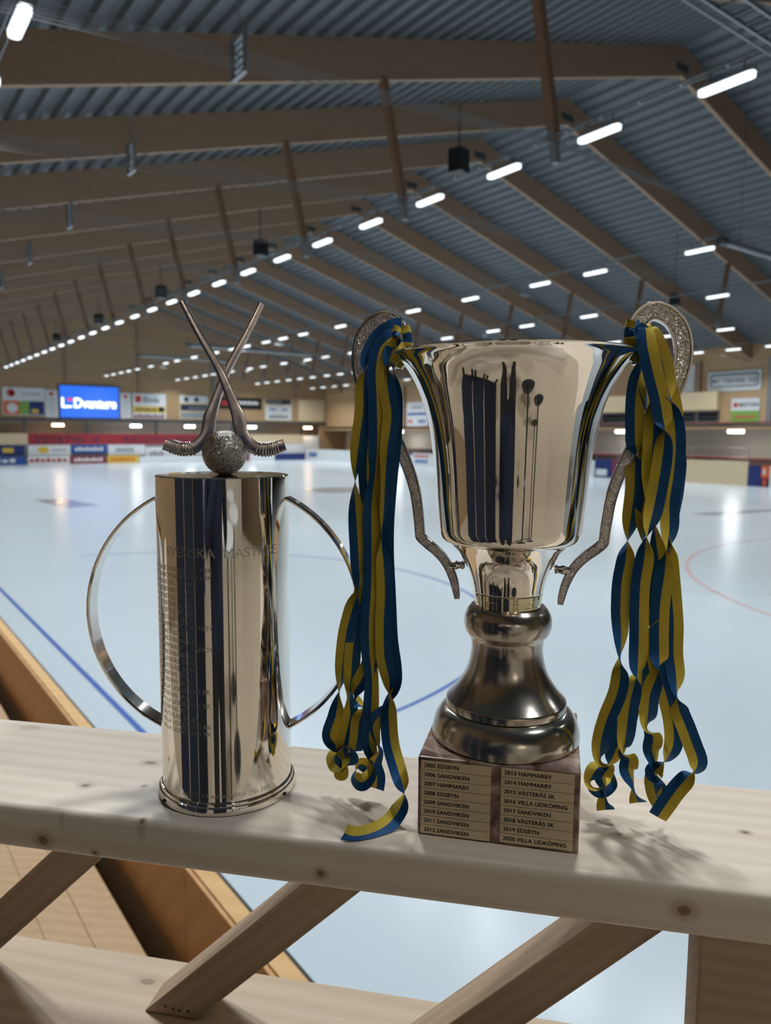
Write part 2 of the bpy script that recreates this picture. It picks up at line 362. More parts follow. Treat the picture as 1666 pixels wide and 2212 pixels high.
tag(MB().box(2.02, 66.45, YN, -16, -.3, -.01).build('floor_near_end', bpy.data.materials['concrete']), 'grey concrete ground at the near end', kind='structure')
tag(MB().box(XL, 66.4, 114.63, 114.75, 0, 2.84).build('wall_stand', plain('stand_front_paint', (.20, .19, .19, 1), .6)), 'dark front wall of the end stand', kind='structure')
# corrugated roof: ribs run along the hall
def roof(name, x0, x1):
    pr = []; x = x0; mod = .77; st = 1 if x1 > x0 else -1; k = 0
    zt = lambda a: zb(a) + RD
    n = int(abs(x1 - x0) / mod)
    for i in range(n + 1):
        a = x0 + st * i * mod
        for dx, dz in ((0, 0), (.30, 0), (.39, .17), (.68, .17)):
            xx = a + st * dx
            if (xx - x1) * st > 0: xx = x1
            pr.append((xx, zt(xx) + dz))
    ys = [YN, 20, 60, 121]; vs = [(x, y, z) for y in ys for x, z in pr]; m = len(pr)
    fs = [(j * m + i, j * m + i + 1, (j + 1) * m + i + 1, (j + 1) * m + i) for j in range(len(ys) - 1) for i in range(m - 1)]
    mb = MB(); mb.add(vs, fs); o = mb.build(name, M['steel_roof']); o.modifiers.new('thickness', 'SOLIDIFY').thickness = -.02
    return tag(o, 'grey corrugated steel roof slope', kind='structure')
roof('ceiling_left', XR, XL - 1.0); roof('ceiling_right', XR, 80)

# walls
gab = lambda x: zb(x) + RD
we = MB(); we.prism([(XL, 6.6), (80, 6.6), (80, gab(80)), (XR, gab(XR)), (XL, gab(XL))], YE, YE + .3, axis='y')
tag(we.build('wall_end', M['wall_wood']), 'wooden gable wall above the far end stand', kind='structure')
tag(MB().box(XL, 80, 120.7, 121, -.3, 6.6).build('wall_end_recess', M['cream']), 'cream wall at the back of the end stand', kind='structure')
tag(MB().box(XW, XW + .3, YN, YE, 5.85, gab(XW) - .02).build('wall_right', M['wall_wood_side']), 'wooden wall above the side gallery', kind='structure')
tag(MB().box(76, 76.3, YN, 121, -.3, 6.6).build('wall_right_recess', M['cream']), 'cream wall at the back of the side stand', kind='structure')
tag(MB().box(XL - .3, XL, YN, 121, -.3, gab(XL) - .02).build('wall_left', M['wall_wood']), 'wooden wall on the near side of the hall', kind='structure')
wn = MB(); wn.prism([(XL, -.3), (80, -.3), (80, gab(80)), (XR, gab(XR)), (XL, gab(XL))], YN - .3, YN, axis='y')
tag(wn.build('wall_near', M['wall_wood']), 'wooden gable wall at the near end', kind='structure')
# beam under the sign wall, gallery slab on the right
tag(MB().box(XL, XW, YE - .25, YE + .3, 6.25, 6.6).build('trim_1', M['dark_steel']), 'dark beam running under the signs on the end wall', kind='structure')
tag(MB().box(70.9, 76, YN, YE, 5.2, 5.5).build('trim_2', M['wall_wood']), 'wooden edge of the side gallery floor', kind='structure')

# ------------------------------------------------------------------ trusses
def rafter_mesh(x0, x1):
    mb = MB(); z0, z1 = zb(x0), zb(x1)
    mb.add([(x, y, z) for x, zz in ((x0, z0), (x1, z1)) for y in (-.11, .11) for z in (zz, zz + RD)],
           [(0, 1, 3, 2), (4, 6, 7, 5), (0, 4, 5, 1), (2, 3, 7, 6), (0, 2, 6, 4), (1, 5, 7, 3)]); return mb
XS1, XS2 = 16.4, 2 * XR - 16.4; ZS = 13.15
def strut_mb(x, sgn):
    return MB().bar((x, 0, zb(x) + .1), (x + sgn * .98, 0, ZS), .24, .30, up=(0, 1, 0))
ties = []                                    # strands of the tie from eave to eave
for j in range(6):
    y = (-.28 + .112 * j)
    ties.append([(XL + .3, y * .6, 11.2 + .08 * j), (7.3, y, 12.15 + .13 * j), (XS1 + .98, y * .8, ZS - .25 + .08 * j), (XR, y * 1.3, 12.2 + .16 * j), (XS2 - .98, y * .8, ZS - .25 + .08 * j), (2 * XR - 7.3, y, 12.15 + .13 * j), (XW - .2, y * .6, 11.6 + .08 * j)])
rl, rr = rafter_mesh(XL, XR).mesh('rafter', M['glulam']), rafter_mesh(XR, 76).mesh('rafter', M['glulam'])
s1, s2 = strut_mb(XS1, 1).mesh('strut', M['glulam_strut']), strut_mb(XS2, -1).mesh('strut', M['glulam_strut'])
ft1 = MB().bar((XS1 + .93, 0, ZS + .25), (XS1 + 1.05, 0, ZS - .65), .26, .20, up=(0, 1, 0)).mesh('steel_foot', M['grey_steel'])
ft2 = MB().bar((XS2 - .93, 0, ZS + .25), (XS2 - 1.05, 0, ZS - .65), .26, .20, up=(0, 1, 0)).mesh('steel_foot', M['grey_steel'])
pl = MB().box(XR - .5, XR + .5, -.14, .14, zb(XR) + .2, zb(XR) + .55).mesh('ridge_plate', M['dark_steel'])
hg = []
for x in (7.3, 2 * XR - 7.3):
    mb = MB()
    for y in (-.3, .3): mb.box(x - .04, x + .04, y - .03, y + .03, 12.1, 13.0)
    for z in (12.1, 12.25, 12.4, 12.55, 12.7, 12.85): mb.box(x - .05, x + .05, -.3, .3, z, z + .05)
    mb.box(x - .01, x + .01, -.012, .012, 13.0, zb(x)); hg.append(mb.mesh('cable_spacer', M['grey_steel']))
tm = [MB().tube(t, .010, 4).mesh('tie_strand', M['tie']) for t in ties]
for k in range(-1, 14):
    y = 15.2 + 7.25 * k
    t = tag(empty('roof_truss', (0, y, 0)), '%s timber roof truss counted from the camera, with raking struts and steel ties' % ORD[k + 1], 'roof truss', 'timber roof trusses')
    link('rafter', rl, t); link('rafter', rr, t)
    a = link('strut', s1, t); link('steel_foot', ft1, a); a = link('strut', s2, t); link('steel_foot', ft2, a)
    link('ridge_plate', pl, t); link('cable_spacer', hg[0], t); link('cable_spacer', hg[1], t)
    for m_ in tm: link('tie_strand', m_, t)

# ------------------------------------------------------------------ hall lamps in rows, each on a cable tray
lamp_d = MB(); n = 10
pr = []
for sgn, cx_ in ((1, .56), (-1, -.56)):
    for i in range(n + 1):
        a = -pi / 2 + pi * i / n
        pr.append((sgn * math.sin(a) * .13 * 1.0, cx_ + sgn * math.cos(a) * .13))
lamp_d.prism([(p[0], p[1]) for p in pr], -.10, 0.0)
diff_me = lamp_d.mesh('diffuser', M['lamp'])
hm = MB().box(-.12, .12, -.70, .70, .0, .07); hm.box(-.02, .02, -.45, -.41, .07, .34); hm.box(-.02, .02, .41, .45, .07, .34)
house_me = hm.mesh('housing', M['grey_steel'])
ZL = 12.85
step = lambda a, b, s: [a + s * i for i in range(int((b - a) / s) + 1)]
ROWS = [
    (3.4, [-4.6, 2.4, 6.2] + step(9.9, 111, 3.64), 'row above the near edge of the rink'),
    (17.34, [-15.5, -5.5, 2.7, 6.3] + step(9.93, 108, 3.64), 'row hanging under the left-hand raking struts'),
    (31.5, [-11, 3, 8, 13.5, 18.9, 24.6, 28.3, 33.9, 39.5, 43.2, 48.5, 54.2, 57.7, 60.9, 64.9, 68.1, 72.1, 77.8, 82.9, 86.6, 91.8, 97, 100.6, 104, 107.5, 110.9], 'row just left of the roof ridge'),
    (42.5, [6, 13, 19.3, 24.2, 28.6, 33.6, 39.4, 43, 48.6, 54.2, 58, 63.2, 68.4, 72.2, 77.7, 83, 86.7, 92.1, 98.2, 101.1, 104.7, 108.2, 111.8], 'row just right of the roof ridge'),
    (56.0, [9, 16, 22, 26.8, 31.1, 36.3, 41.4, 46.6, 50.2, 55.4, 60.6, 64.2, 69.4, 74.6, 78.2, 82.6, 86.3, 89.8, 93.7, 97.4, 100.9, 104.6, 108.1, 111.4], 'row under the right-hand raking struts'),
    (66.0, [20, 26, 32.2, 35.8, 39.4, 46, 53, 60, 67, 74, 80, 84, 88, 92, 96, 100, 103.5, 107, 110.5], 'row above the far side boards')]
LD = bpy.data.lights.new('lamp_light', 'AREA'); LD.shape = 'RECTANGLE'; LD.size = .26; LD.size_y = 1.4; LD.energy = LAMP_POWER; LD.spread = math.radians(140); LD.color = (.93, .98, 1.0)
for x, ys, where in ROWS:
    ys = sorted(ys); z = ZL if x < 60 else 12.45
    tr = MB()
    y0, y1 = ys[0] - 1, ys[-1] + 1
    for dx in (-.09, .09): tr.box(x + dx - .012, x + dx + .012, y0, y1, z + .34, z + .40)
    for i in range(int((y1 - y0) / 1.2)): tr.box(x - .09, x + .09, y0 + 1.2 * i, y0 + 1.2 * i + .05, z + .34, z + .36)
    tag(tr.build('cable_tray', M['grey_steel']), 'thin grey cable tray of the ' + where, 'cable tray', 'cable trays of the lamp rows')
    seen = 0
    for y in ys:
        L = empty('hanging_lamp', (x, y, z)); link('housing', house_me, L); link('diffuser', diff_me, L)
        ll = bpy.data.objects.new('lamp_light', LD); COL.objects.link(ll); ll.parent = L; ll.location = (0, 0, -.104)
        if y < 0:  # unseen lamps, put in to brighten the camera side
            tag(L, 'unseen tube lamp %s metres behind the camera, %s' % ({4: 'four', 5: 'five', 15: 'fifteen', 11: 'eleven'}[int(-y)], where), 'lamp', 'tube lamps of the ' + where)
        else:
            tag(L, 'lit tube lamp, %s in the %s' % (ORD[seen], where), 'lamp', 'tube lamps of the ' + where); seen += 1
# loudspeakers hanging along the first lamp row
for i, y in enumerate((19.3, 33.9, 48.1, 62.5, 77)):
    s = empty('hanging_loudspeaker', (16.75, y * .968, 13.02), .3)
    bevel_mesh(MB().box(-.28, .28, -.25, .25, 0, .75).build('cabinet', M['black'], s).data, .03)
    MB().box(-.02, .02, -.02, .02, .74, 2.2).build('bracket', M['dark_steel'], s)
    tag(s, 'black hanging loudspeaker, %s along the left lamp row' % ORD[i], 'loudspeaker', 'hanging loudspeakers')
s = empty('hanging_loudspeaker', (47.5, 30.2, 13.6), .3)
bevel_mesh(MB().box(-.35, .35, -.3, .3, 0, .8).build('cabinet', M['black'], s).data, .03); MB().box(-.02, .02, -.02, .02, .79, 5).build('bracket', M['dark_steel'], s)
tag(s, 'black loudspeaker hanging behind the right cup handle', 'loudspeaker')
# cross pipes and the cable ladder under the roof
for (xa, ya, xb, r, lab) in ((31.4, 17.8, 50, .16, 'thick grey ventilation pipe at the upper right'), (26.6, 81.2, 37, .16, 'grey ventilation pipe above the end wall signs'), (27.4, 69, 41, .18, 'long grey ventilation pipe behind the crossed sticks')):
    p = empty('ventilation_pipe', (xa, ya, 12.97)); MB().tube([(0, 0, 0), (xb - xa, 0, 0)], r, 14).build('tube', M['grey_steel'], p, 40)
    MB().tube([(-.25, 0, 0), (.25, 0, 0)], r * 1.15, 14).build('end_flange', M['dark_steel'], p, 40)
    for dx in (1.5, xb - xa - 1): MB().box(dx - .01, dx + .01, -.01, .01, r, zb(xa + dx) - 12.97).build('hanger_rod', M['dark_steel'], p)
    tag(p, lab, 'pipe')
lad = empty('cable_ladder', (8, 8.45, 13.1))
for dy in (-.25, .25): MB().box(0, 30, dy - .02, dy + .02, -.04, .06).build('rail', M['grey_steel'], lad)
r0 = MB().box(-.02, .02, -.25, .25, -.02, .02).mesh('rung', M['dark_steel'])
for i in range(60): link('rung', r0, lad, (.25 + .5 * i, 0, 0))
tag(lad, 'grey cable ladder crossing the top right corner under the roof', 'cable ladder')
cp = tag(MB().tube([(8, 8.95, 13.1), (40, 8.95, 13.1)], .03, 8).build('conduit_pipe', M['grey_steel'], None, 40), 'single thin grey conduit below the cable ladder', 'pipe')

# ------------------------------------------------------------------ end wall: signs, screen, stand, boards
YS = YE - .02
def board(name, x0, x1, z0, z1, y, mat, label, cat, group=None, d=.12):
    o = empty(name, ((x0 + x1) / 2, y, z0)); hw = (x1 - x0) / 2
    MB().box(-hw, hw, -d, 0, 0, z1 - z0).build('panel', mat, o); tag(o, label, cat, group); o['w'] = hw; return o
def patch(o, x0, x1, z0, z1, mat, name='print_field', d=.13):   # fractions of the panel are not used: metres from its left bottom corner
    hw = o['w']; return MB().box(-hw + x0, -hw + x1, -d, -.12, z0, z1).build(name, mat, o)
def blob(o, cx, cz, r, mat, name='printed_logo', rx=None):
    hw = o['w']; mb = MB(); mb.add([(-hw + cx + (rx or r) * math.cos(a), -.14, cz + r * math.sin(a)) for a in [2 * pi * i / 20 for i in range(20)]], [tuple(range(20))])
    return mb.build(name, mat, o)
def words_on(o, key, x, z, mat):
    hw = o['w']; return text_mesh(key, 'lettering', mat, lambda p: (-hw + x + p[0], -.145, z + p[1]), o)
def bars(o, x0, x1, z, h, mat, n=6):
    hw = o['w']; mb = MB(); wd = (x1 - x0) / n
    for i in range(n): mb.box(-hw + x0 + wd * i, -hw + x0 + wd * (i + .72), -.14, -.12, z, z + h * (1 if i % 2 else .8))
    return mb.build('blurred_print', mat, o)
b = board('wall_sign', 18.4, 23.9, 7.0, 10.9, YS, M['white'], 'white sign with a red round logo, leftmost on the end wall', 'sign', 'signs on the end wall')
blob(b, 1.1, 3.1, .55, M['letter_red']); blob(b, 1.25, 3.1, .28, M['white']); bars(b, 2.6, 5.0, 2.9, .25, M['greygreen'])
patch(b, .1, 2.1, .1, 2.0, M['orange']); blob(b, 1.2, 1.0, .7, M['white']); patch(b, 2.1, 3.4, .1, 2.0, M['green']); patch(b, 3.4, 5.4, .1, 2.0, M['navy']); patch(b, 3.7, 4.6, .3, .9, M['yellow'], d=.135)
b = board('wall_sign', 24.0, 25.7, 6.75, 10.7, YS, M['white'], 'narrow grey white sign left of the blue screen', 'sign', 'signs on the end wall'); blob(b, .8, 3.4, .3, M['letter_red'])
for z in (.5, 1.0, 1.5, 2.0, 2.5): bars(b, .3, 1.4, z, .15, M['greygreen'], 3)
sc_ = empty('led_screen', (30.1, YS, 6.75))
MB().box(-4.3, 4.3, -.3, 0, -.05, 4.75).build('casing', M['black'], sc_)
MB().box(-4.2, 4.2, -.34, -.3, .03, 4.68).build('display', M['screen'], sc_)
text_mesh('ledl', 'lettering', M['screen_text'], lambda p: (-4.1 + p[0], -.36, 1.5 + p[1]), sc_)
text_mesh('led', 'lettering', M['screen_text'], lambda p: (-2.35 + p[0] * .86, -.36, 1.5 + p[1]), sc_)
MB().box(-3.15, -2.55, -.36, -.34, 2.45, 2.85).build('red_mark', M['screen_red'], sc_)
MB().box(-3.15, -2.55, -.36, -.34, 1.5, 1.75).build('white_mark', M['screen_text'], sc_)
tag(sc_, 'glowing blue screen with white lettering on the end wall', 'screen')
b = board('wall_sign', 34.6, 36.2, 6.8, 10.7, YS, M['white'], 'narrow grey white sign right of the blue screen', 'sign', 'signs on the end wall'); blob(b, .8, 3.3, .3, M['letter_red'])
for z in (.5, 1.0, 1.5, 2.0, 2.5): bars(b, .3, 1.3, z, .15, M['greygreen'], 3)
b = board('wall_sign', 36.5, 41.7, 6.8, 10.7, YS, M['white'], 'white sign with red square and a yellow lower half, behind the left stick', 'sign', 'signs on the end wall')
patch(b, .4, 1.3, 2.5, 3.5, M['letter_red']); words_on(b, 'elvida', 1.6, 2.55, M['letter_grey']); patch(b, .1, 5.1, .9, 1.9, M['yellow']); patch(b, 4.0, 4.9, 1.1, 1.8, M['black'], d=.135); bars(b, .4, 3.8, 1.2, .4, M['letter_dark']); bars(b, .2, 5.0, .1, .6, M['purple'], 8)
b = board('wall_sign', 43.9, 48.8, 6.8, 10.7, YS, M['pale_ply'], 'pale sign with two round logos and dark bands', 'sign', 'signs on the end wall')
patch(b, .1, 4.8, 2.7, 3.8, M['white']); blob(b, 1.2, 3.2, .4, M['letter_dark']); blob(b, 2.9, 3.2, .4, M['letter_dark']); patch(b, .2, 4.8, 1.4, 2.4, M['letter_dark']); patch(b, .2, 4.8, .2, 1.1, M['greygreen']); bars(b, 1.6, 4.5, 1.7, .3, M['greygreen'])
b = board('wall_sign', 50.8, 58.5, 8.7, 10.6, YS, M['black'], 'long black sign with red and white lettering', 'sign', 'signs on the end wall'); patch(b, .2, 2.2, .5, 1.4, M['letter_red']); bars(b, 3.0, 7.2, .75, .6, M['letter_white'], 9)
b = board('wall_sign', 59.1, 64.5, 6.8, 10.6, YS, M['pale_ply'], 'pale sign with a black top strip, right of the sticks', 'sign', 'signs on the end wall')
patch(b, .2, 5.2, 2.9, 3.7, M['letter_dark']); words_on(b, 'dnsam', .4, 2.98, M['greygreen']); patch(b, .2, 5.2, .2, 2.6, M['white']); bars(b, 1, 2.3, 1.8, .4, M['letter_blue'], 3); bars(b, 3.4, 4.6, 1.8, .4, M['letter_blue'], 3); bars(b, .9, 4.6, .5, .5, M['letter_grey'], 8)
b = board('wall_panel', 65.8, 71.2, 6.8, 10.7, YS, M['pale_ply'], 'blank pale wooden panel in the far corner', 'panel')
# posts on the end wall
for i, x in enumerate((14.5, 27, 37.6, 49.7, 65.2)):
    MBp = MB().box(x - .2, x + .2, YE - .3, YE - .01, (11.6, 11.6, 10.9, 10.8, 10.9)[i], gab(x) - .1).build('wall_post', M['glulam'] if i != 3 else M['grey_steel'])
    tag(MBp, ['tall wooden post at the left end of the end wall', 'wooden post above the blue screen', 'wooden post above the yellow sign', 'grey steel post behind the crossed sticks', 'wooden post beside the far corner panel'][i], 'post', 'end wall posts')
# stand under the sign wall
def gallery_light(L, col, rz=0):
    d = bpy.data.lights.new('tube_light', 'AREA'); d.shape = 'RECTANGLE'; d.size = 1.4; d.size_y = .2; d.energy = 170; d.color = col
    o = bpy.data.objects.new('tube_light', d); COL.objects.link(o); o.parent = L; o.location = (0, 0, -.17); o.rotation_euler = (0, 0, rz); return o
b = board('stand_banner', 21.4, 47.0, 2.85, 4.4, 114.75, M['red'], 'long red banner with dark lettering on the end stand', 'banner'); words_on(b, 'banner', .9, .3, M['letter_dark'])
b = board('stand_parapet', 47.05, 66.5, 2.85, 4.4, 114.75, M['pale_ply'], 'pale wooden parapet right of the red banner', 'parapet')
b = board('stand_parapet', XL, 21.3, 2.85, 4.4, 114.75, M['pale_ply'], 'pale wooden parapet left of the red banner', 'parapet')
for i, (x, m_) in enumerate(((25.5, 'lamp_warm'), (36.8, 'lamp_cool'), (45.5, 'lamp_cool'), (56.5, 'lamp_cool'), (67.6, 'lamp_warm'))):
    L = empty('gallery_lamp', (x, 114.9, 5.65)); MB().tube([(-.75, 0, 0), (.75, 0, 0)], .16, 10).build('tube', M[m_], L, 40); MB().box(-.8, .8, -.1, .1, .16, .25).build('housing', M['grey_steel'], L)
    MB().box(-.03, .03, -.03, .03, .25, .6).build('hanger', M['dark_steel'], L)
    gallery_light(L, (1, .75, .5) if 'warm' in m_ else (.95, .98, 1))
    tag(L, '%s glowing lamp under the end wall beam, %s from the left' % ('warm' if 'warm' in m_ else 'white', ORD[i].replace('nearest', 'first')), 'lamp', 'lamps under the end wall beam')
for i, x in enumerate((15.5, 21.0, 29.5, 40, 53, 66.3)):
    tag(MB().box(x - .15, x + .15, 114.8, 115.1, 0, 6.25).build('stand_post', M['dark_steel']), 'dark steel post of the end stand, %s from the left' % ORD[i].replace('nearest', 'first'), 'post', 'steel posts of the end stand')
tag(MB().box(66.8, 70.0, 115.1, 115.25, 0, 4.2).build('door_1', M['white']), 'white door in the far corner', kind='structure')
tag(MB().box(70.2, 76, 115.2, 115.4, 0, 6.3).build('wall_corner', M['wall_wood']), 'brown wall beside the far corner door', kind='structure')
def ad(x0, x1, z0, z1, y, mat, label, deco=None):
    b = board('advertising_board', x0, x1, z0, z1, y, M[mat], label, 'advertising board', 'advertising boards at the far end', d=.10); wd = x1 - x0; h = z1 - z0
    if deco: deco(b, wd, h)
    return b
txt = lambda c, a=.1, e=.9, n=8: (lambda b, wd, h: bars(b, wd * a, wd * e, h * .3, h * .45, M[c], n))
ad(12, 20.8, 1.35, 2.7, 114.6, 'navy', 'navy board with yellow squares, upper tier at far left', lambda b, wd, h: [patch(b, x, x + 1.4, .35, 1.0, M['yellow']) for x in (1.2, 3.6, 6.0)])
ad(21.3, 27.0, 1.2, 2.75, 114.6, 'white', 'white board with a yellow oval logo under the red banner', lambda b, wd, h: [blob(b, 2.0, .85, .5, M['yellow'], rx=.75), bars(b, 3.2, 5.2, .7, .3, M['greygreen'])])
ad(27.1, 32.3, 1.5, 2.75, 114.6, 'blue', 'blue board with white lettering under the red banner', txt('letter_white'))
ad(32.4, 38.0, 1.2, 2.75, 114.6, 'white', 'white board with grey lettering under the red banner', txt('greygreen', .2, .7))
ad(38.1, 44.0, .1, 2.4, 114.6, 'white', 'tall plain white board below the end of the red banner', txt('greygreen', .1, .5, 4))
ad(44.1, 50.0, 1.2, 2.75, 114.6, 'white', 'white board behind the metal ball', None)
ad(57.5, 66.4, 1.1, 2.8, 114.6, 'white', 'white board with red and blue marks right of the ball', lambda b, wd, h: [patch(b, 3.4, 4.8, .6, 1.4, M['blue']), patch(b, 3.7, 4.5, .4, .6, M['letter_red'])])
ad(10, 20.8, 0, 1.15, 114.0, 'blue', 'blue board with white lettering, lower tier at far left', txt('letter_white', .2, .9))
ad(21.1, 26.7, 0, 1.15, 114.0, 'white', 'white board with big red letters, lower tier', txt('red', .04, .96, 7))
ad(26.8, 32.0, 0, 1.15, 114.0, 'purple', 'maroon board with pale lettering, lower tier', txt('letter_white', .1, .9))
ad(32.1, 36.8, 0, 1.15, 114.0, 'yellow', 'yellow board with orange lettering, lower tier', txt('orange', .1, .9))
ad(36.9, 50.0, 0, 1.0, 114.0, 'white', 'plain white board left of the metal ball, lower tier', None)
ad(50.1, 55.5, 0, 1.15, 114.0, 'purple', 'maroon board right of the metal ball, lower tier', None)
ad(55.6, 60.3, 0, 1.15, 114.0, 'white', 'short white board beside the maroon one, lower tier', None)
ad(60.4, 66.4, 0, 1.15, 114.0, 'navy', 'navy board at the right end of the lower tier', None)

# ------------------------------------------------------------------ right-hand side: signs, gallery, boards (seen along +x; left in the picture is larger y)
def sboard(name, y0, y1, z0, z1, x, mat, label, cat, group=None, d=.12):
    o = empty(name, (x, (y0 + y1) / 2, z0), -pi / 2); hw = (y1 - y0) / 2
    MB().box(-hw, hw, -d, 0, 0, z1 - z0).build('panel', mat, o); tag(o, label, cat, group); o['w'] = hw; return o
b = sboard('wall_sign', 35.8, 41.2, 9.0, 10.95, XW - .02, M['white'], 'white sign with a grey rounded border on the side wall', 'sign', 'signs on the side wall')
rr_ = lambda x0, x1, z0, z1, r: [(x0 + r + r * math.cos(a), z1 - r + r * math.sin(a)) if q == 1 else (x1 - r + r * math.cos(a), z1 - r + r * math.sin(a)) if q == 0 else (x0 + r + r * math.cos(a), z0 + r + r * math.sin(a)) if q == 2 else (x1 - r + r * math.cos(a), z0 + r + r * math.sin(a)) for q in range(4) for a in [pi / 2 * q + pi / 2 * i / 6 for i in range(7)]]
MB().prism(rr_(-2.5, 2.5, .38, 1.75, .3), -.13, -.12, axis='y').build('border_field', plain('sign_border', (.25, .29, .32, 1), .5), b)
MB().prism(rr_(-2.3, 2.3, .55, 1.5, .2), -.138, -.13, axis='y').build('name_field', M['white'], b)
text_mesh('teknik', 'lettering', M['letter_grey'], lambda p: (p[0], -.145, .82 + p[1]), b)
b = sboard('wall_sign', 35.8, 38.6, 5.95, 8.25, XW - .02, M['white'], 'square white and green sign with a red dot on the side wall', 'sign', 'signs on the side wall')
blob(b, .45, 1.65, .24, M['letter_red']); words_on(b, 'midthea', .75, 1.5, M['letter_grey']); patch(b, 0, 2.8, 0, 1.08, M['green']); bars(b, .3, 2.4, .35, .3, M['letter_red'], 8)
b = sboard('wall_sign', 85.7, 90.9, 5.8, 9.5, XW - .02, M['white'], 'white sign with blue stripes between the ribbons and the cup', 'sign', 'signs on the side wall')
patch(b, .2, 5.0, 1.7, 2.1, M['letter_blue']); bars(b, .3, 1.6, .5, .6, M['letter_red'], 3); bars(b, 2.9, 4.8, .5, .6, M['letter_blue'], 4); bars(b, 1.2, 4, 2.7, .5, M['greygreen'], 5)
b = sboard('wall_sign', 92.0, 97.0, 6.8, 9.3, XW - .02, M['white'], 'white sign partly hidden by the left ribbons', 'sign', 'signs on the side wall')
sboard('wall_panel', 42.7, 47.5, 9.02, gab(XW) - 1.5, XW - .02, M['white'], 'plain white wall panel behind the right cup handle', 'panel')
for i, y in enumerate((34.8, 42.2, 49.5, 56.7, 64, 71.3, 78.6, 84.8, 91.5, 98, 105)):
    tag(MB().box(XW - .42, XW - .02, y - .22, y + .22, 9.02 if 39 < y < 62 else 5.86, gab(XW) - 1.4).build('side_post', M['glulam'] if i else M['grey_steel']), '%s post along the side wall, %s from the camera' % ('wooden' if i else 'grey steel', ORD[i]), 'post', 'posts along the side wall')
par = MB().box(XW - .9, XW - .01, 39.7, 62, 7.15, 9.0)
tag(par.build('box_parapet', M['pale_ply']), 'pale boarded front of the commentary box on the side wall', 'parapet')
for i, (ya, yb) in enumerate(((39.9, 42.2), (42.4, 46.5), (46.7, 50.2), (50.4, 54), (54.2, 58))):
    wi = empty('window_%d' % (i + 1), (XW - .05, (ya + yb) / 2, 5.95)); hw = (yb - ya) / 2
    MB().box(-.05, .05, -hw, hw, 0, 1.1).build('pane', M['glass_dark'], wi)
    fr = MB(); fr.box(-.09, -.03, -hw, hw, 0, .07); fr.box(-.09, -.03, -hw, hw, 1.03, 1.1); fr.box(-.09, -.03, -hw, -hw + .07, 0, 1.1); fr.box(-.09, -.03, hw - .07, hw, 0, 1.1); fr.box(-.09, -.03, -hw, hw, .5, .54)
    fr.build('window_frame', M['grey_steel'], wi); tag(wi, 'dark window of the commentary box', kind='structure')
gr = empty('gallery_railing', (70.8, 46, 5.5))
MB().tube([(0, -14, .35), (0, 40, .35)], .045, 8).build('red_handrail', M['red'], gr, 40)
for z in (.12, .22): MB().tube([(0, -14, z), (0, 40, z)], .015, 6).build('wire', M['grey_steel'], gr, 40)
pm = MB().box(-.03, .03, -.03, .03, -.3, .35).mesh('railing_post', M['grey_steel'])
for i in range(19): link('railing_post', pm, gr, (0, -13.8 + 2.9 * i, 0))
tag(gr, 'red handrail of the upper side gallery', 'railing')
g2 = empty('stand_railing', (68.6, 46, 0))
MB().tube([(0, -14, 2.45), (0, 30, 2.45)], .06, 8).build('red_handrail', M['red'], g2, 40); MB().tube([(0, -14, 3.4), (0, 30, 3.4)], .03, 8).build('upper_wire', M['grey_steel'], g2, 40)
pm2 = MB().box(-.03, .03, -.03, .03, 0, 3.4).mesh('railing_post', M['grey_steel'])
for i in range(16): link('railing_post', pm2, g2, (0, -13.8 + 2.9 * i, 0))
tag(g2, 'red handrail in front of the side stand', 'railing')
for i, y in enumerate((37.8, 52, 66, 80, 94)):  # all but the nearest are unseen lamps added to light the side recess
    L = empty('gallery_lamp', (72.4 if i else 71.0, y, 5.0)); MB().tube([(0, -.75, 0), (0, .75, 0)], .14, 10).build('tube', M['lamp_cool'], L, 40); MB().box(-.1, .1, -.8, .8, .12, .2).build('housing', M['grey_steel'], L)
    gallery_light(L, (.95, .98, 1), pi / 2)
    tag(L, 'white lamp under the side gallery, %s from the camera' % ORD[i], 'lamp', 'lamps under the side gallery')
for i in range(4):
    tag(MB().box(71.0 + 1.2 * i, 72.2 + 1.2 * i, 20, 100, -.02, .9 + .45 * i).build('bleacher_step', plain('bleacher_%d' % i, (.10, .06, .05, 1), .6) if i == 0 else bpy.data.materials['bleacher_0']), 'dark brown bleacher step, %s row from the ice' % ['first', 'second', 'third', 'fourth'][i], 'bleacher', 'bleacher steps of the side stand')
def sad(y0, y1, z1, mat, label, deco=None):
    b = sboard('advertising_board', y0, y1, 0, z1, 66.5, M[mat], label, 'advertising board', 'boards along the far side', d=.10)
    if deco: deco(b, y1 - y0, z1)
sad(34.05, 41.7, 2.25, 'pale_ply', 'bare plywood boards right of the ribbons')
sad(32.85, 34.0, 1.9, 'navy', 'navy board beside the bare plywood')
sad(32.1, 32.8, 1.9, 'orange', 'orange and black board at the right edge', lambda b, wd, h: [patch(b, .0, wd, .0, .8, M['black']), patch(b, .15, .5, .1, .7, M['letter_red'], d=.135), patch(b, .15, .35, 1.1, 1.6, M['white'])])
sad(29.0, 32.05, 1.9, 'white', 'white board at the very right edge', txt('letter_dark'))
sad(41.8, 47.0, 2.0, 'white', 'white board behind the right ribbons')
sad(48.8, 51.0, 2.0, 'navy', 'dark blue board between the cup and the right handle', lambda b, wd, h: [patch(b, .2, 1.6, .2, .9, M['white'])])
sad(47.05, 48.75, 2.0, 'purple', 'maroon board beside the right handle')
sad(51.05, 58, 1.8, 'white', 'white board hidden behind the cup, near half'); sad(58.05, 70, 1.8, 'blue', 'blue board hidden behind the cup'); sad(70.05, 79, 1.8, 'white', 'white board hidden behind the cup, far half')
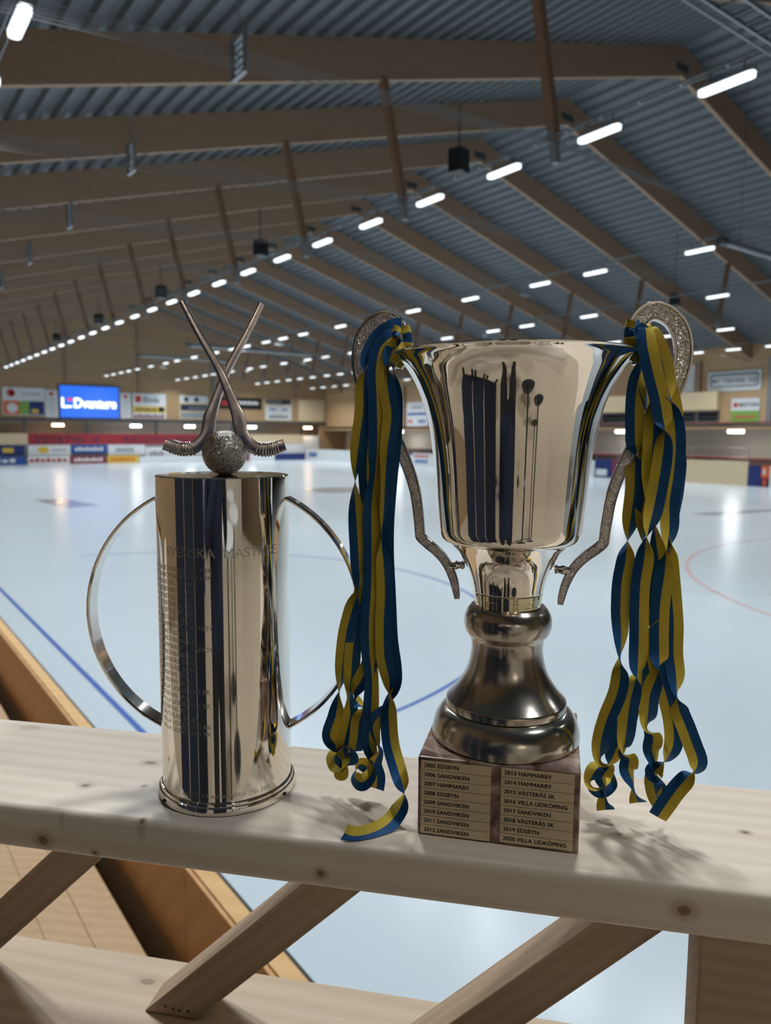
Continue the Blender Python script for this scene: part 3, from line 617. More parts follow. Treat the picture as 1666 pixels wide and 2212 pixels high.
sad(79.05, 83, 1.9, 'white', 'white board with blue lettering left of the cup', lambda b, wd, h: [bars(b, .5, 3.4, .5, .5, M['letter_blue']), bars(b, .3, 3.6, 1.3, .4, M['letter_red'])])
sad(83.05, 88, 1.9, 'white', 'white board beside the left cup handle', lambda b, wd, h: [patch(b, .0, wd, 1.6, 1.9, M['navy']), bars(b, .5, 3.4, .4, .5, M['letter_blue'], 4)])
sad(88.05, 100, 1.9, 'white', 'long white board behind the left ribbons', txt('greygreen', .1, .4)); sad(100.05, 113.8, 1.9, 'white', 'white boards at the far corner of the rink', txt('letter_blue', .1, .3))

# ------------------------------------------------------------------ near side of the rink, seen under the railing
bd = empty('rink_boards', (1.91, 0, 0))
for i in range(18):
    y0 = 1.0 + 4.0 * i
    MB().box(-.05, .06, y0 + .004, y0 + 3.996, 0, 1.3).build('board', M['board_orange'], bd)
MB().box(-.02, .10, 1.0, 73, 1.302, 1.32).build('top_cap', wood('board_cap', (.70, .44, .20, 1), (.62, .37, .15, 1), grain=(5, .3, 5), rings=.5, bump=.02), bd)
MB().box(.062, .085, 1.0, 73, .2, 1.3).build('plastic_edge', M['white'], bd); MB().box(.105, .13, 1.0, 73, .1, 1.312).build('black_strip', M['black'], bd)
tag(bd, 'varnished wooden rink boards running away at lower left', 'rink boards')
wk = empty('walkway', (0, 0, .42))
for i in range(8):
    for j in range(6):
        MB().box(-.72 + .3 * i, -.425 + .3 * i, .2 + 3.4 * j + .9 * (i % 3), 3.595 + 3.4 * j + .9 * (i % 3), 0, .03 + .002 * (i % 2)).build('plank', M['floor_ply'], wk)
tag(wk, 'plywood walkway planks below the railing at left', 'walkway')

# ================================================================== RAILING (foreground)
def rail_obj(name, x0, x1, y0, y1, z0, z1, mat, r=.004, parent=None):
    cx_, cy_, cz_ = (x0 + x1) / 2, (y0 + y1) / 2, z1
    me = MB().box(x0 - cx_, x1 - cx_, y0 - cy_, y1 - cy_, z0 - cz_, 0).mesh(name, mat); bevel_mesh(me, r, 3)
    me.polygons.foreach_set('use_smooth', [True] * len(me.polygons)); me.set_sharp_from_angle(angle=math.radians(50))
    if parent: return link(name, me, parent, (cx_, cy_, cz_))
    return link(name, me, None, L2W(cx_, cy_, cz_), RA)
RX0, RX1, RY0, RY1 = -2.3, 1.1, .608, .804
rcx, rcy = (RX0 + RX1) / 2, (RY0 + RY1) / 2
kn = []
for (u, v, rx, ry, st) in ((65, 1572, .017, .010, .30), (325, 1648, .008, .004, .85), (185, 1697, .006, .004, .9), (312, 1698, .003, .003, .9), (800, 1738, .013, .008, .35), (795, 1735, .003, .0025, .9), (1340, 1805, .013, .008, .40), (1338, 1803, .003, .002, .9), (1610, 1798, .004, .003, .9), (308, 1770, .003, .003, .9), (130, 1755, .002, .002, .7)):
    p = onrail(u, v); kn.append((p[0] - rcx, p[1] - rcy, 0, rx, ry, .012, st))
for (u, v, r_, st) in ((93, 1815, .0065, .95), (205, 1843, .003, .9), (693, 1887, .0045, .95), (1478, 1967, .0065, .95)):
    p = onn(u, v, RY0); kn.append((p[0] - rcx, RY0 - rcy, p[2], r_, .01, r_ * .85, st))
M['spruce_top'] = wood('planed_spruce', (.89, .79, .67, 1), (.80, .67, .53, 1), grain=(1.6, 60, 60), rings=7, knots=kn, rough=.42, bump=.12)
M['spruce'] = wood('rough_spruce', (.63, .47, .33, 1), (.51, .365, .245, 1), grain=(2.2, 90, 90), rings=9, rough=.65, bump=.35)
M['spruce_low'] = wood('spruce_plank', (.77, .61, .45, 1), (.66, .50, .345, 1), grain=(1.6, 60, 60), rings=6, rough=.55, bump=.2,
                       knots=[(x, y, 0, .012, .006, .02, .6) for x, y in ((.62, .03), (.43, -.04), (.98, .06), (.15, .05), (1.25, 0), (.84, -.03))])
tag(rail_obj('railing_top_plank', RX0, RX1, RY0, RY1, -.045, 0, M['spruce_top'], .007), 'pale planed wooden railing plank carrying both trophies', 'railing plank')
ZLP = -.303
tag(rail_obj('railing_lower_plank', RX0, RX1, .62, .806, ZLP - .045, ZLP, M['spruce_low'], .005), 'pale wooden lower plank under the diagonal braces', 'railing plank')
def brace(xf, name_label):
    # parallelogram in the rail's plane, foot on the lower plank, head under the top plank
    h = -.0455 - ZLP; dx = h / math.tan(math.radians(43.5)); wd = .066; c = (xf + dx / 2 + wd / 2, .742)
    ang = math.radians(43.5); ln = math.hypot(h, dx)
    # object X runs along the brace so the grain does too
    ca, sa = math.cos(ang), math.sin(ang)
    P = [(xf, ZLP + .0005), (xf + wd, ZLP + .0005), (xf + wd + dx, -.0455), (xf + dx, -.0455)]
    o2 = [((x - c[0]) * ca + (z - (ZLP + h / 2)) * sa, -(x - c[0]) * sa + (z - (ZLP + h / 2)) * ca) for x, z in P]
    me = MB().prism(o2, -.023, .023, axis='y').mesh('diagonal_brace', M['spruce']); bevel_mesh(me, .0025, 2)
    o = link('diagonal_brace', me); o.matrix_world = Matrix.Translation(L2W(c[0], c[1], ZLP + h / 2)) @ Matrix.Rotation(RA, 4, 'Z') @ Matrix.Rotation(-ang, 4, 'Y')
    tag(o, name_label, 'brace', 'diagonal braces of the railing')
    # nail heads at the foot
    for i, (a, z) in enumerate(((.016, .012), (.027, .0105), (.036, .0095), (.046, .0105))):
        x_, z_ = xf + a + z, ZLP + z; lx, lz = (x_ - c[0]) * ca + (z_ - (ZLP + h / 2)) * sa, -(x_ - c[0]) * sa + (z_ - (ZLP + h / 2)) * ca
        mb = MB(); mb.add([(lx + .0014 * math.cos(q), -.0236, lz + .002 * math.sin(q)) for q in [2 * pi * k / 8 for k in range(8)]] + [(lx, -.0232, lz)], [tuple(range(8))]); mb.build('nail_hole', M['ink'], o)
    return o
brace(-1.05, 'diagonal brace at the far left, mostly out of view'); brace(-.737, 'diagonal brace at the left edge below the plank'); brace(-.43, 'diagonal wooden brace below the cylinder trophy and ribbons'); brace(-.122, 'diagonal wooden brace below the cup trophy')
po = rail_obj('railing_post', .160, .30, .664, .711, ZLP + .0006, -.0455, M['spruce'], .003); tag(po, 'upright wooden railing post at the lower right corner', 'post')
po = rail_obj('railing_post', -1.5, -1.36, .664, .711, ZLP + .0006, -.0455, M['spruce'], .003); tag(po, 'upright wooden railing post outside the left edge', 'post')

# ------------------------------------------------------------------ viewing platform behind the camera (mirrored in the trophies)
ZF = -1.05
def plat(name, x0, x1, y0, y1, z0, z1, mat, label):
    return tag(link(name, MB().box(x0, x1, y0, y1, z0, z1).mesh(name, mat), None, L2W(0, 0, 0), RA), label, kind='structure')
plat('floor_platform', -5, 8, -5.2, .81, ZF - .2, ZF, M['floor_beige'], 'beige floor of the viewing platform')
plat('wall_back', -5, 8, -5.4, -5.2, ZF, ZF + 3.6, M['cream'], 'cream wall behind the viewing platform')
plat('reflection_door', -2.3, -1.2, -5.2, -5.15, ZF, ZF + 2.1, M['navy'], 'unseen dark blue door panel added behind the platform')  # unseen, added as a dark shape for the trophies to mirror
def bar_table(x, y, label):
    t = empty('bar_table', L2W(x, y, ZF), RA)
    MB().lathe([(.26, 0), (.26, .012), (.22, .022), (.05, .03)], 40).build('base', M['black'], t, 30)
    MB().tube([(0, 0, .03), (0, 0, 1.06)], .03, 16).build('pole', M['black'], t, 30)
    MB().lathe([(.05, 1.05), (.33, 1.06), (.34, 1.075), (.33, 1.09)], 48).build('table_top', M['white'], t, 30)
    tag(t, label, 'table', 'bar tables on the platform')
bar_table(.62, -.95, 'bar table right behind the camera'); bar_table(1.35, -1.25, 'bar table to the right behind the camera'); bar_table(1.7, -2.1, 'farthest bar table behind the camera')
# unseen lamps added on the platform wall as warm fill from behind the camera
for i, x in enumerate((-3, 0, 3)):
    L = empty('fill_lamp', L2W(x, -5.05, 1.9), RA); MB().box(-.5, .5, -.04, .06, -.06, .06).build('diffuser', emit('platform_fill', (1, .86, .68, 1), ROOM_POWER) if i == 0 else bpy.data.materials['platform_fill'], L); MB().box(-.52, .52, -.12, -.04, -.08, .08).build('bracket', M['grey_steel'], L)
    tag(L, 'unseen warm fill lamp added on the cream platform wall, %s' % ['left', 'middle', 'right'][i], 'lamp', 'fill lamps on the platform wall')

# photographer standing behind the camera, holding a phone
def person(px, py, rz, label, jacket, phone):
    root = empty('person', L2W(px, py, ZF), RA + rz)
    V, E, Rr = [], [], []
    def chain(start, pts):
        prev = start
        for p, r in pts:
            V.append(p); Rr.append(r)
            if prev is not None: E.append((prev, len(V) - 1))
            prev = len(V) - 1
        return prev
    pel = chain(None, [((0, 0, .95), (.19, .13))])
    ch = chain(pel, [((0, 0, 1.08), (.20, .13)), ((0, -.01, 1.25), (.23, .14)), ((0, -.01, 1.40), (.19, .12))])
    chain(ch, [((0, .01, 1.49), (.058, .058)), ((0, .03, 1.57), (.07, .08)), ((0, .035, 1.66), (.078, .098)), ((0, .03, 1.74), (.06, .075))])
    for s in (-1, 1):
        chain(pel, [((.10 * s, 0, .88), (.11, .10)), ((.11 * s, .01, .5), (.085, .08)), ((.115 * s, -.01, .12), (.065, .06)), ((.125 * s, .02, .045), (.042, .045)), ((.14 * s, .16, .03), (.04, .028))])
        if not phone:
            w_ = chain(ch, [((.19 * s, 0, 1.40), (.062, .06)), ((.25 * s, -.01, 1.12), (.047, .047)), ((.26 * s, .05, .88), (.033, .033)), ((.26 * s, .08, .80), (.022, .032))])
            for i in range(4): chain(w_, [((.26 * s, .055 + .017 * i, .74), (.009, .009)), ((.255 * s, .06 + .017 * i, .70), (.008, .008))])
            chain(w_, [((.25 * s, .11, .77), (.010, .010)), ((.245 * s, .12, .74), (.009, .009))])
            continue
        w_ = chain(ch, [((.22 * s, 0, 1.40), (.075, .07)), ((.31 * s, .05, 1.17), (.065, .06)), ((.19 if s > 0 else -.02, .26, 1.32), (.042, .042)), ((.13 if s > 0 else .05, .30, 1.38), (.022, .030))])
        k = .13 if s > 0 else .05
        for i in range(4): chain(w_, [((k + s * .005, .33, 1.37 + .018 * i), (.009, .009)), ((k - s * .012, .345, 1.375 + .018 * i), (.008, .008))])
        chain(w_, [((k - s * .004, .31, 1.36), (.010, .010)), ((k - s * .018, .32, 1.365), (.009, .009))])
    me = bpy.data.meshes.new('body'); me.from_pydata(V, E, []); o = link('body', me, root)
    sk = o.modifiers.new('skin', 'SKIN'); sk.use_smooth_shade = True
    for i, sv in enumerate(me.skin_vertices[0].data): sv.radius = Rr[i]; sv.use_root = (i == 0)
    o.modifiers.new('sub', 'SUBSURF').levels = 1; o.modifiers['sub'].render_levels = 2
    m, nt, b_, L_ = base('dark_clothing'); N = nt.nodes
    tc = N.new('ShaderNodeTexCoord'); sp = N.new('ShaderNodeSeparateXYZ'); L_.new(tc.outputs['Object'], sp.inputs[0])
    cr = N.new('ShaderNodeValToRGB'); cr.color_ramp.interpolation = 'CONSTANT'; e = cr.color_ramp.elements
    e[0].position = 0; e[0].color = (.01, .01, .012, 1); e[1].position = .47; e[1].color = jacket; x = e.new(.745); x.color = (.55, .36, .28, 1)
    dv = N.new('ShaderNodeMath'); dv.operation = 'DIVIDE'; dv.inputs[1].default_value = 2.0; L_.new(sp.outputs[2], dv.inputs[0]); L_.new(dv.outputs[0], cr.inputs[0])
    L_.new(cr.outputs[0], b_.inputs['Base Color']); b_.inputs['Roughness'].default_value = .8; me.materials.append(m)
    hm_ = bmesh.new(); bmesh.ops.create_uvsphere(hm_, u_segments=20, v_segments=14, radius=1)
    for v in hm_.verts: v.co = Vector((v.co.x * .088, v.co.y * .105 + .02, max(v.co.z * .10, -.055) + 1.725))
    h2 = bpy.data.meshes.new('hair'); hm_.to_mesh(h2); hm_.free(); h2.materials.append(plain('dark_hair', (.03, .018, .012, 1), .6)); h2.polygons.foreach_set('use_smooth', [True] * len(h2.polygons)); link('hair', h2, root)
    tag(root, label, 'person')
    if not phone: return
    ph = link('phone', bevel_mesh(MB().box(-.036, .036, -.008, 0, -.12, .03).mesh('phone', M['black']), .003), None, L2W(0, -.018, .37), RA); tag(ph, 'black phone held upright by the person', 'phone')
person(-.10, -.37, 0, 'person in a dark blue jacket taking the picture with a phone', (.012, .018, .045, 1), True)
# unseen panels added left of the photographer for dark bands in the trophy reflections
for i, (xa, ya, xb, yb, h, c) in enumerate(((-1.52, .02, -1.235, -.26, 2.0, (.006, .012, .03, 1)), (-1.215, -.28, -.94, -.55, 1.9, (.008, .016, .034, 1)), (-.92, -.57, -.60, -.88, 2.1, (.005, .008, .02, 1)))):
    t = empty('reflection_panel', L2W(0, 0, 0), RA)
    MB().bar((xa, ya, ZF + .06 + (h - .06) / 2), (xb, yb, ZF + .06 + (h - .06) / 2), .03, h - .06, up=(0, 0, 1)).build('dark_panel', plain('panel_cloth_%d' % i, c, .75), t)
    for q in (.1, .9):
        x, y = xa + (xb - xa) * q, ya + (yb - ya) * q; MB().bar((x - .12, y - .12, ZF + .03), (x + .12, y + .12, ZF + .03), .05, .06).build('panel_foot', M['black'], t)
    tag(t, 'unseen dark panel added on the platform for reflections, %s from the photographer' % ['farthest', 'second', 'nearest'][i], 'partition screen', 'reflection panels on the platform')

# ================================================================== CYLINDER TROPHY
CT = (-.3095, .697); ctr = empty('cylinder_trophy', L2W(CT[0], CT[1], 0), RA)
tag(ctr, 'silver cylinder trophy with crossed bandy sticks on top', 'trophy')
RB, HB = .0665, .3290
body = MB().lathe([(RB - .004, .009), (RB, .0095), (RB, .02), (RB, .10), (RB, .2), (RB, .3), (RB, HB - .001), (RB - .001, HB), (.03, HB + .0002)], 160).build('body', M['silver_cyl'], ctr, 30)
MB().lathe([(.0698, .0), (.0708, .001), (.0708, .0065), (.0700, .0085), (.0686, .0092), (.0686, .0110), (.0680, .0122), (.0664, .0125)], 160).build('base_ring', M['silver_cyl'], ctr, 30)
toc = math.atan2(-CT[1], -CT[0])
for da in (-62, 52):
    a = toc + math.radians(da); d = Vector((math.cos(a), math.sin(a), 0))
    MB().tube([d * .0695 + Vector((0, 0, .0045)), d * .0722 + Vector((0, 0, .0045))], .0017, 12).build('screw', M['ink'], ctr, 40)
wrap = lambda a0, z0, r: (lambda p: (r * math.cos(a0 + p[0] / r), r * math.sin(a0 + p[0] / r), z0 + p[1]))
def ztext(v, d): return .37 - d * math.tan(math.atan((v - CY) / F_PX) + PITCH)
text_mesh('title', 'engraved_title', M['engrave'], wrap(toc - math.radians(3), .2535, RB + .00012), ctr)
for i in range(24):
    text_mesh('list%d' % i, 'engraved_line', M['engrave'], wrap(toc - math.radians(77), .2395 - .00695 * i, RB + .00012), ctr)
text_mesh('foot', 'engraved_dedication', M['engrave'], wrap(toc - math.radians(1), .0170, RB + .00012), ctr)
# handles: flat bands bent to an arc, standing in a plane turned 10 degrees
HA = math.radians(10)
def handle_band(sgn):
    mb = MB(); n = 40; ch = .1195; sag = .0735; R_ = (ch * ch + sag * sag) / (2 * sag); cz = .186; cs = RB - .0003 + sag - R_
    a1 = math.asin(ch / R_); w2, th = .0105, .0034; vs = []
    sec = [(-w2, 0), (-w2 + .001, th / 2), (w2 - .001, th / 2), (w2, 0), (w2 - .001, -th / 2), (-w2 + .001, -th / 2)]
    for i in range(n + 1):
        a = -a1 * 1.0 + 2 * a1 * i / n; s_, z_ = cs + R_ * math.cos(a), cz + R_ * math.sin(a)
        for wv, tv in sec:
            ss, zz = s_ + tv * math.cos(a), z_ + tv * math.sin(a)
            vs.append((sgn * ss * math.cos(HA) - wv * math.sin(HA), sgn * ss * math.sin(HA) + wv * math.cos(HA), zz))
    m = len(sec); fs = [(i * m + j, i * m + (j + 1) % m, (i + 1) * m + (j + 1) % m, (i + 1) * m + j) for i in range(n) for j in range(m)]
    fs += [tuple(range(m))[::-1], tuple(n * m + j for j in range(m))]; mb.add(vs, fs)
    return mb.build('handle', M['silver_rim'], ctr, 35)
handle_band(-1); handle_band(1)
# ball with wavy chasing
bm = bmesh.new(); bmesh.ops.create_uvsphere(bm, u_segments=72, v_segments=48, radius=.0226); me = bpy.data.meshes.new('ball'); bm.to_mesh(me); bm.free()
me.materials.append(M['silver_ball']); me.polygons.foreach_set('use_smooth', [True] * len(me.polygons)); ball = link('ball', me, ctr, (.0025 * math.cos(HA), 0, HB + .0220))
# sticks in a plane facing the viewer
SA = math.radians(14)
SP = [(-.0361, .4999, .0030), (-.0213, .4708, .0034), (-.0031, .4383, .0038), (.0044, .4214, .0042), (.0123, .4008, .0052), (.0172, .3874, .0064), (.0196, .373, .0066), (.0252, .3632, .0062), (.034, .3557, .0062), (.0452, .3543, .0062), (.0541, .3562, .0061), (.0635, .3595, .0058)]
def stick(sgn, off):
    P = catmull(SP, 6); mb = MB(); vs = []; k = len(P); sec = ((-1, -1), (-.75, -1.3), (.75, -1.3), (1, -1), (1, 1), (.75, 1.3), (-.75, 1.3), (-1, 1)); T = .0016
    fr = []
    for i, (s_, z_, hw) in enumerate(P):
        a, b = P[max(i - 1, 0)], P[min(i + 1, k - 1)]; t = Vector((b[0] - a[0], b[1] - a[1])).normalized(); q = Vector((-t.y, t.x)); fr.append((s_, z_, hw, q, t))
        for wv, tv in sec:
            s2, z2, o2 = s_ + q.x * wv * hw, z_ + q.y * wv * hw, off + tv * T
            s2 = .0025 + sgn * (s2 - .0025) if sgn < 0 else s2
            vs.append((s2 * math.cos(SA) - o2 * math.sin(SA), s2 * math.sin(SA) + o2 * math.cos(SA), z2))
    m = len(sec); fs = [(i * m + j, i * m + (j + 1) % m, (i + 1) * m + (j + 1) % m, (i + 1) * m + j) for i in range(k - 1) for j in range(m)] + [tuple(range(m))[::-1], tuple((k - 1) * m + j for j in range(m))]
    mb.add(vs, fs); st = mb.build('bandy_stick', M['silver_dark'], ctr, 40)
    # nine turns of binding on the blade
    for j in range(9):
        x = 49 + j * 1.55; i = int(x); f = x - i
        s_, z_ = P[i][0] * (1 - f) + P[i + 1][0] * f, P[i][1] * (1 - f) + P[i + 1][1] * f; hw = P[i][2] + .0007; q, t = fr[i][3], fr[i][4]
        s_ = .0025 + sgn * (s_ - .0025) if sgn < 0 else s_
        q2 = Vector((q.x * sgn, q.y)); lean = Vector((t.x * sgn, t.y)) * .0006
        ring = []
        for a in [2 * pi * r_ / 16 for r_ in range(17)]:
            cw, sw = math.cos(a), math.sin(a); cw = math.copysign(abs(cw) ** .6, cw); sw = math.copysign(abs(sw) ** .6, sw)
            ss, zz, oo = s_ + q2.x * cw * hw + lean.x * cw, z_ + q2.y * cw * hw + lean.y * cw, off + sw * (T * 1.3 + .0006)
            ring.append((ss * math.cos(SA) - oo * math.sin(SA), ss * math.sin(SA) + oo * math.cos(SA), zz))
        MB().tube(ring, .00085, 6, cap=False).build('binding_turn', M['silver_rim'], st, 60)
    return st
stick(1, -.0035); stick(-1, .0030)

# ================================================================== CUP TROPHY
CC = (-.0205, .7115); CA = math.radians(-1.8); cup = empty('cup_trophy', L2W(CC[0], CC[1], 0), RA + CA)
tag(cup, 'large silver cup trophy with scroll handles on a brown marble block', 'trophy')
BW, BH = .0728, .0752
blk = bevel_mesh(MB().box(-BW - .0015, BW - .0015, -BW, BW, 0, BH).mesh('marble_block', M['marble']), .0018, 2); link('marble_block', blk, cup)
def lathe_part(name, prof, mat, n=160, smooth=32, sub=6):
    return MB().lathe(prof, n).build(name, mat, cup, smooth)
cr_ = lambda P, n=6: catmull(P, n)
foot = [(.0700, BH), (.0722, BH + .001)] + cr_([(.0722, .0775), (.0716, .0845), (.0690, .0930), (.0645, .1005), (.0598, .1045)], 5) + [(.0578, .1052)]
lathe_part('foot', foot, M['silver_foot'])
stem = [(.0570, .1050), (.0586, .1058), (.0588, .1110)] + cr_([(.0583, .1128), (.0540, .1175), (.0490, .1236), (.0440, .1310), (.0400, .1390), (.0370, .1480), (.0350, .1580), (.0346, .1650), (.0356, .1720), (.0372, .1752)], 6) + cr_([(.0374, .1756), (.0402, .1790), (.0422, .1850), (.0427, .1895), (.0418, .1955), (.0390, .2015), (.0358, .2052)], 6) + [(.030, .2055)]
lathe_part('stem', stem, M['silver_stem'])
collar = [(.0318, .2052), (.0326, .2054), (.0327, .2080), (.0322, .2084), (.0322, .2128), (.0330, .2134), (.0332, .2182), (.0320, .2186)]
lathe_part('collar', collar, M['silver_gold'])
lower = [(.0325, .2184), (.0338, .2196)] + cr_([(.0340, .2200), (.0350, .2250), (.0372, .2335), (.0408, .2430), (.0460, .2520), (.0530, .2605), (.0600, .2672)], 6) + [(.0610, .2680)]
lathe_part('lower_bowl', lower, M['silver'])
outer = [(.0560, .2672), (.0610, .2680), (.0632, .2690), (.0652, .2706), (.0668, .2730), (.0680, .2765)] + cr_([(.0686, .2800), (.0700, .2950), (.0711, .3080), (.0722, .3230), (.0736, .3390), (.0758, .3580), (.0790, .3770), (.0828, .3920), (.0870, .4050), (.0925, .4180), (.1000, .4310), (.1070, .4395), (.1118, .4438)], 8)
inner = [(1.0, 0)]
inn = [(.1128, .4446), (.1132, .4456), (.1126, .4463), (.1116, .4460)] + [(r - .0020, z + .0008) for r, z in outer[::-1] if z > .272][2:] + [(.03, .2725)]
lathe_part('bowl', outer + inn, M['silver'], 192)
# scroll handles
HP = [(.1150, .4400, .0060), (.1090, .4510, .0068), (.1085, .4640, .0078), (.1140, .4765, .0085), (.1240, .4818, .0088), (.1370, .4765, .0088), (.1465, .4640, .0086), (.1500, .4480, .0084), (.1494, .4330, .0080), (.1432, .4105, .0074), (.1303, .3897, .0068), (.1151, .3687, .0062), (.1019, .3409, .0057), (.0934, .3148, .0054), (.0893, .2886, .0052), (.0878, .2735, .0052), (.0868, .2690, .0052), (.0800, .2625, .0050), (.0703, .2548, .0048), (.0610, .2440, .0046), (.0540, .2290, .0043), (.0505, .2150, .0036), (.0498, .2085, .0026)]
def cup_handle(sgn):
    P = catmull(HP, 6); k = len(P); vs = []; mi = []
    sec = [(-1, -.5), (-1, .5), (-.92, 1), (-.78, 1), (-.62, .55), (0, .75), (.62, .55), (.78, 1), (.92, 1), (1, .5), (1, -.5), (.92, -1), (.78, -1), (.62, -.55), (0, -.75), (-.62, -.55), (-.78, -1), (-.92, -1)]
    m = len(sec)
    for i, (s_, z_, hw) in enumerate(P):
        a, b = P[max(i - 1, 0)], P[min(i + 1, k - 1)]; t = Vector((b[0] - a[0], b[1] - a[1])).normalized(); q = Vector((-t.y, t.x)); T = .0040 * (.6 + .4 * hw / .0088)
        vs += [(sgn * (s_ + q.x * w_ * hw), t_ * T, z_ + q.y * w_ * hw) for w_, t_ in sec]
    mb = MB()
    for j in range(m):
        orn = j in (4, 5, 13, 14)
        b0 = len(mb.v) if False else None
    mb.v = vs
    for i in range(k - 1):
        for j in range(m):
            mb.f.append((i * m + j, i * m + (j + 1) % m, (i + 1) * m + (j + 1) % m, (i + 1) * m + j)); mb.m.append(1 if j in (4, 5, 13, 14) else 0)
    mb.f += [tuple(range(m))[::-1], tuple((k - 1) * m + j for j in range(m))]; mb.m += [0, 0]
    h = mb.build('handle', [M['silver_rim'], M['silver_orn']], cup, 40)
    prof = [(.0034, 0), (.0044, .0012), (.0044, .0026), (.0034, .0036), (.0038, .0060), (.0046, .0072), (.0046, .0090), (.0036, .0105), (.0036, .0150)]
    pst = MB(); n = 20; vs = [(sgn * (.0432 + z), r * math.cos(2 * pi * j / n), .2425 - z * .05 + r * math.sin(2 * pi * j / n)) for r, z in prof for j in range(n)]
    pst.add(vs, [(i * n + j, i * n + (j + 1) % n, (i + 1) * n + (j + 1) % n, (i + 1) * n + j) for i in range(len(prof) - 1) for j in range(n)]); pst.build('mounting_stud', M['silver_rim'], h, 40)
    MB().tube([(sgn * .1060, 0, .4370), (sgn * .1150, 0, .4385)], .0035, 12).build('rim_stud', M['silver_rim'], h, 40)
cup_handle(-1); cup_handle(1)
# name plates on the front of the block
PH = .00885
pm_me = bevel_mesh(MB().box(0, .0638, -.0008, 0, 0, PH - .00035).mesh('name_plate', M['plate']), .0002, 1)
for i in range(16):
    col, row = divmod(i, 8); x0 = -BW - .0015 + (.0032 if col == 0 else .0762); z0 = (.0724 if col == 0 else .0735) - PH * (row + 1)
    p = link('name_plate', pm_me, cup, (x0, -BW, z0))
    text_mesh('plate%d' % i, 'engraved_name', M['ink'], lambda q: (.0026 + q[0], -.00087, .0024 + q[1]), p, .00036)

# ================================================================== RIBBONS
RW = .0168
def ribbon(parent, keys, base_n, name='ribbon', width=RW, zmin=.0012):
    """keys: (u, v, dn, twist) - path read off the picture, dn = offset towards (-) or away (+) from base_n"""
    K = []
    for (u, v, dn, ph) in keys:
        p = onn(u, v, base_n + dn); K.append((p[0], p[1], p[2], math.radians(ph)))
    P = catmull(K, 9); k = len(P); mb = MB(); cols = (-1, -.5, 0, 0, .5, 1); th = .00022
    rows = []; prevS = None
    for i, (x, y, z, ph) in enumerate(P):
        a, b = P[max(i - 1, 0)], P[min(i + 1, k - 1)]; t = Vector((b[0] - a[0], b[1] - a[1], b[2] - a[2])).normalized()
        c = Vector((x, y, z)); d = (c - Vector((0, 0, .37))).normalized(); S = t.cross(d)
        if S.length < .15 and prevS is not None: S = prevS
        S.normalize(); prevS = S
        D = S.cross(t); W_ = (S * math.cos(ph) + D * math.sin(ph)).normalized(); Nn = t.cross(W_).normalized()
        rows.append((c, W_, Nn))
    lo = 0.0
    front, back = [], []
    for c, W_, Nn in rows:
        for s_ in cols:
            p = c + W_ * (s_ * width / 2); bend = (1 - s_ * s_) * .0006
            p = p + Nn * bend
            for arr, sg in ((front, 1), (back, -1)):
                q = p + Nn * (th * sg); arr.append((q.x, q.y, max(q.z, zmin + (th if sg > 0 else 0))))
    m = len(cols); mb.v = front + back; off = len(front)
    for i in range(k - 1):
        for j in range(m - 1):
            if j == 2: continue
            mi = 0 if j < 2 else 1
            a, b, c, d = i * m + j, i * m + j + 1, (i + 1) * m + j + 1, (i + 1) * m + j
            mb.f += [(a, b, c, d), (off + d, off + c, off + b, off + a)]; mb.m += [mi, mi]
        for j, mi in ((0, 0), (m - 1, 1)):
            a, b = i * m + j, (i + 1) * m + j
            mb.f.append((a, b, off + b, off + a)); mb.m.append(mi)
    me = bpy.data.meshes.new(name); me.from_pydata(mb.v, [], mb.f); me.materials.append(M['rib_blue']); me.materials.append(M['rib_yellow'])
    me.polygons.foreach_set('material_index', mb.m); me.polygons.foreach_set('use_smooth', [True] * len(me.polygons)); me.set_sharp_from_angle(angle=math.radians(60)); me.update()
    return link(name, me, parent)
def wrap_sleeve(parent, sgn, pts):
    """ribbon wound round the handle: pts = (s, z, half width across the strap); alternating stripes"""
    P = catmull(pts, 5); n = 24; rows = []; k = len(P)
    ca, sa = math.cos(CA), math.sin(CA)
    for i, (s_, z_, hw) in enumerate(P):
        a, b = P[max(i - 1, 0)], P[min(i + 1, k - 1)]; t = Vector((b[0] - a[0], b[1] - a[1])).normalized(); q = Vector((-t.y, t.x)); T = .0068 + .0007 * math.sin(i * 1.3)
        for j in range(n):
            a_ = 2 * pi * j / n; w_, t_ = math.cos(a_), math.sin(a_)
            w_ = math.copysign(abs(w_) ** .7, w_); t_ = math.copysign(abs(t_) ** .7, t_)
            X, Y, Z = sgn * (s_ + q.x * w_ * hw), t_ * T, z_ + q.y * w_ * hw
            rows.append((CC[0] + X * ca - Y * sa, CC[1] + X * sa + Y * ca, Z))
    mb = MB(); mb.v = rows
    for i in range(k - 1):
        for j in range(n):
            mb.f.append((i * n + j, i * n + (j + 1) % n, (i + 1) * n + (j + 1) % n, (i + 1) * n + j)); mb.m.append(1 if (i // 4) % 2 == 0 else 0)
    return mb.build('ribbon_wrap', [M['rib_blue'], M['rib_yellow']], parent, 50)

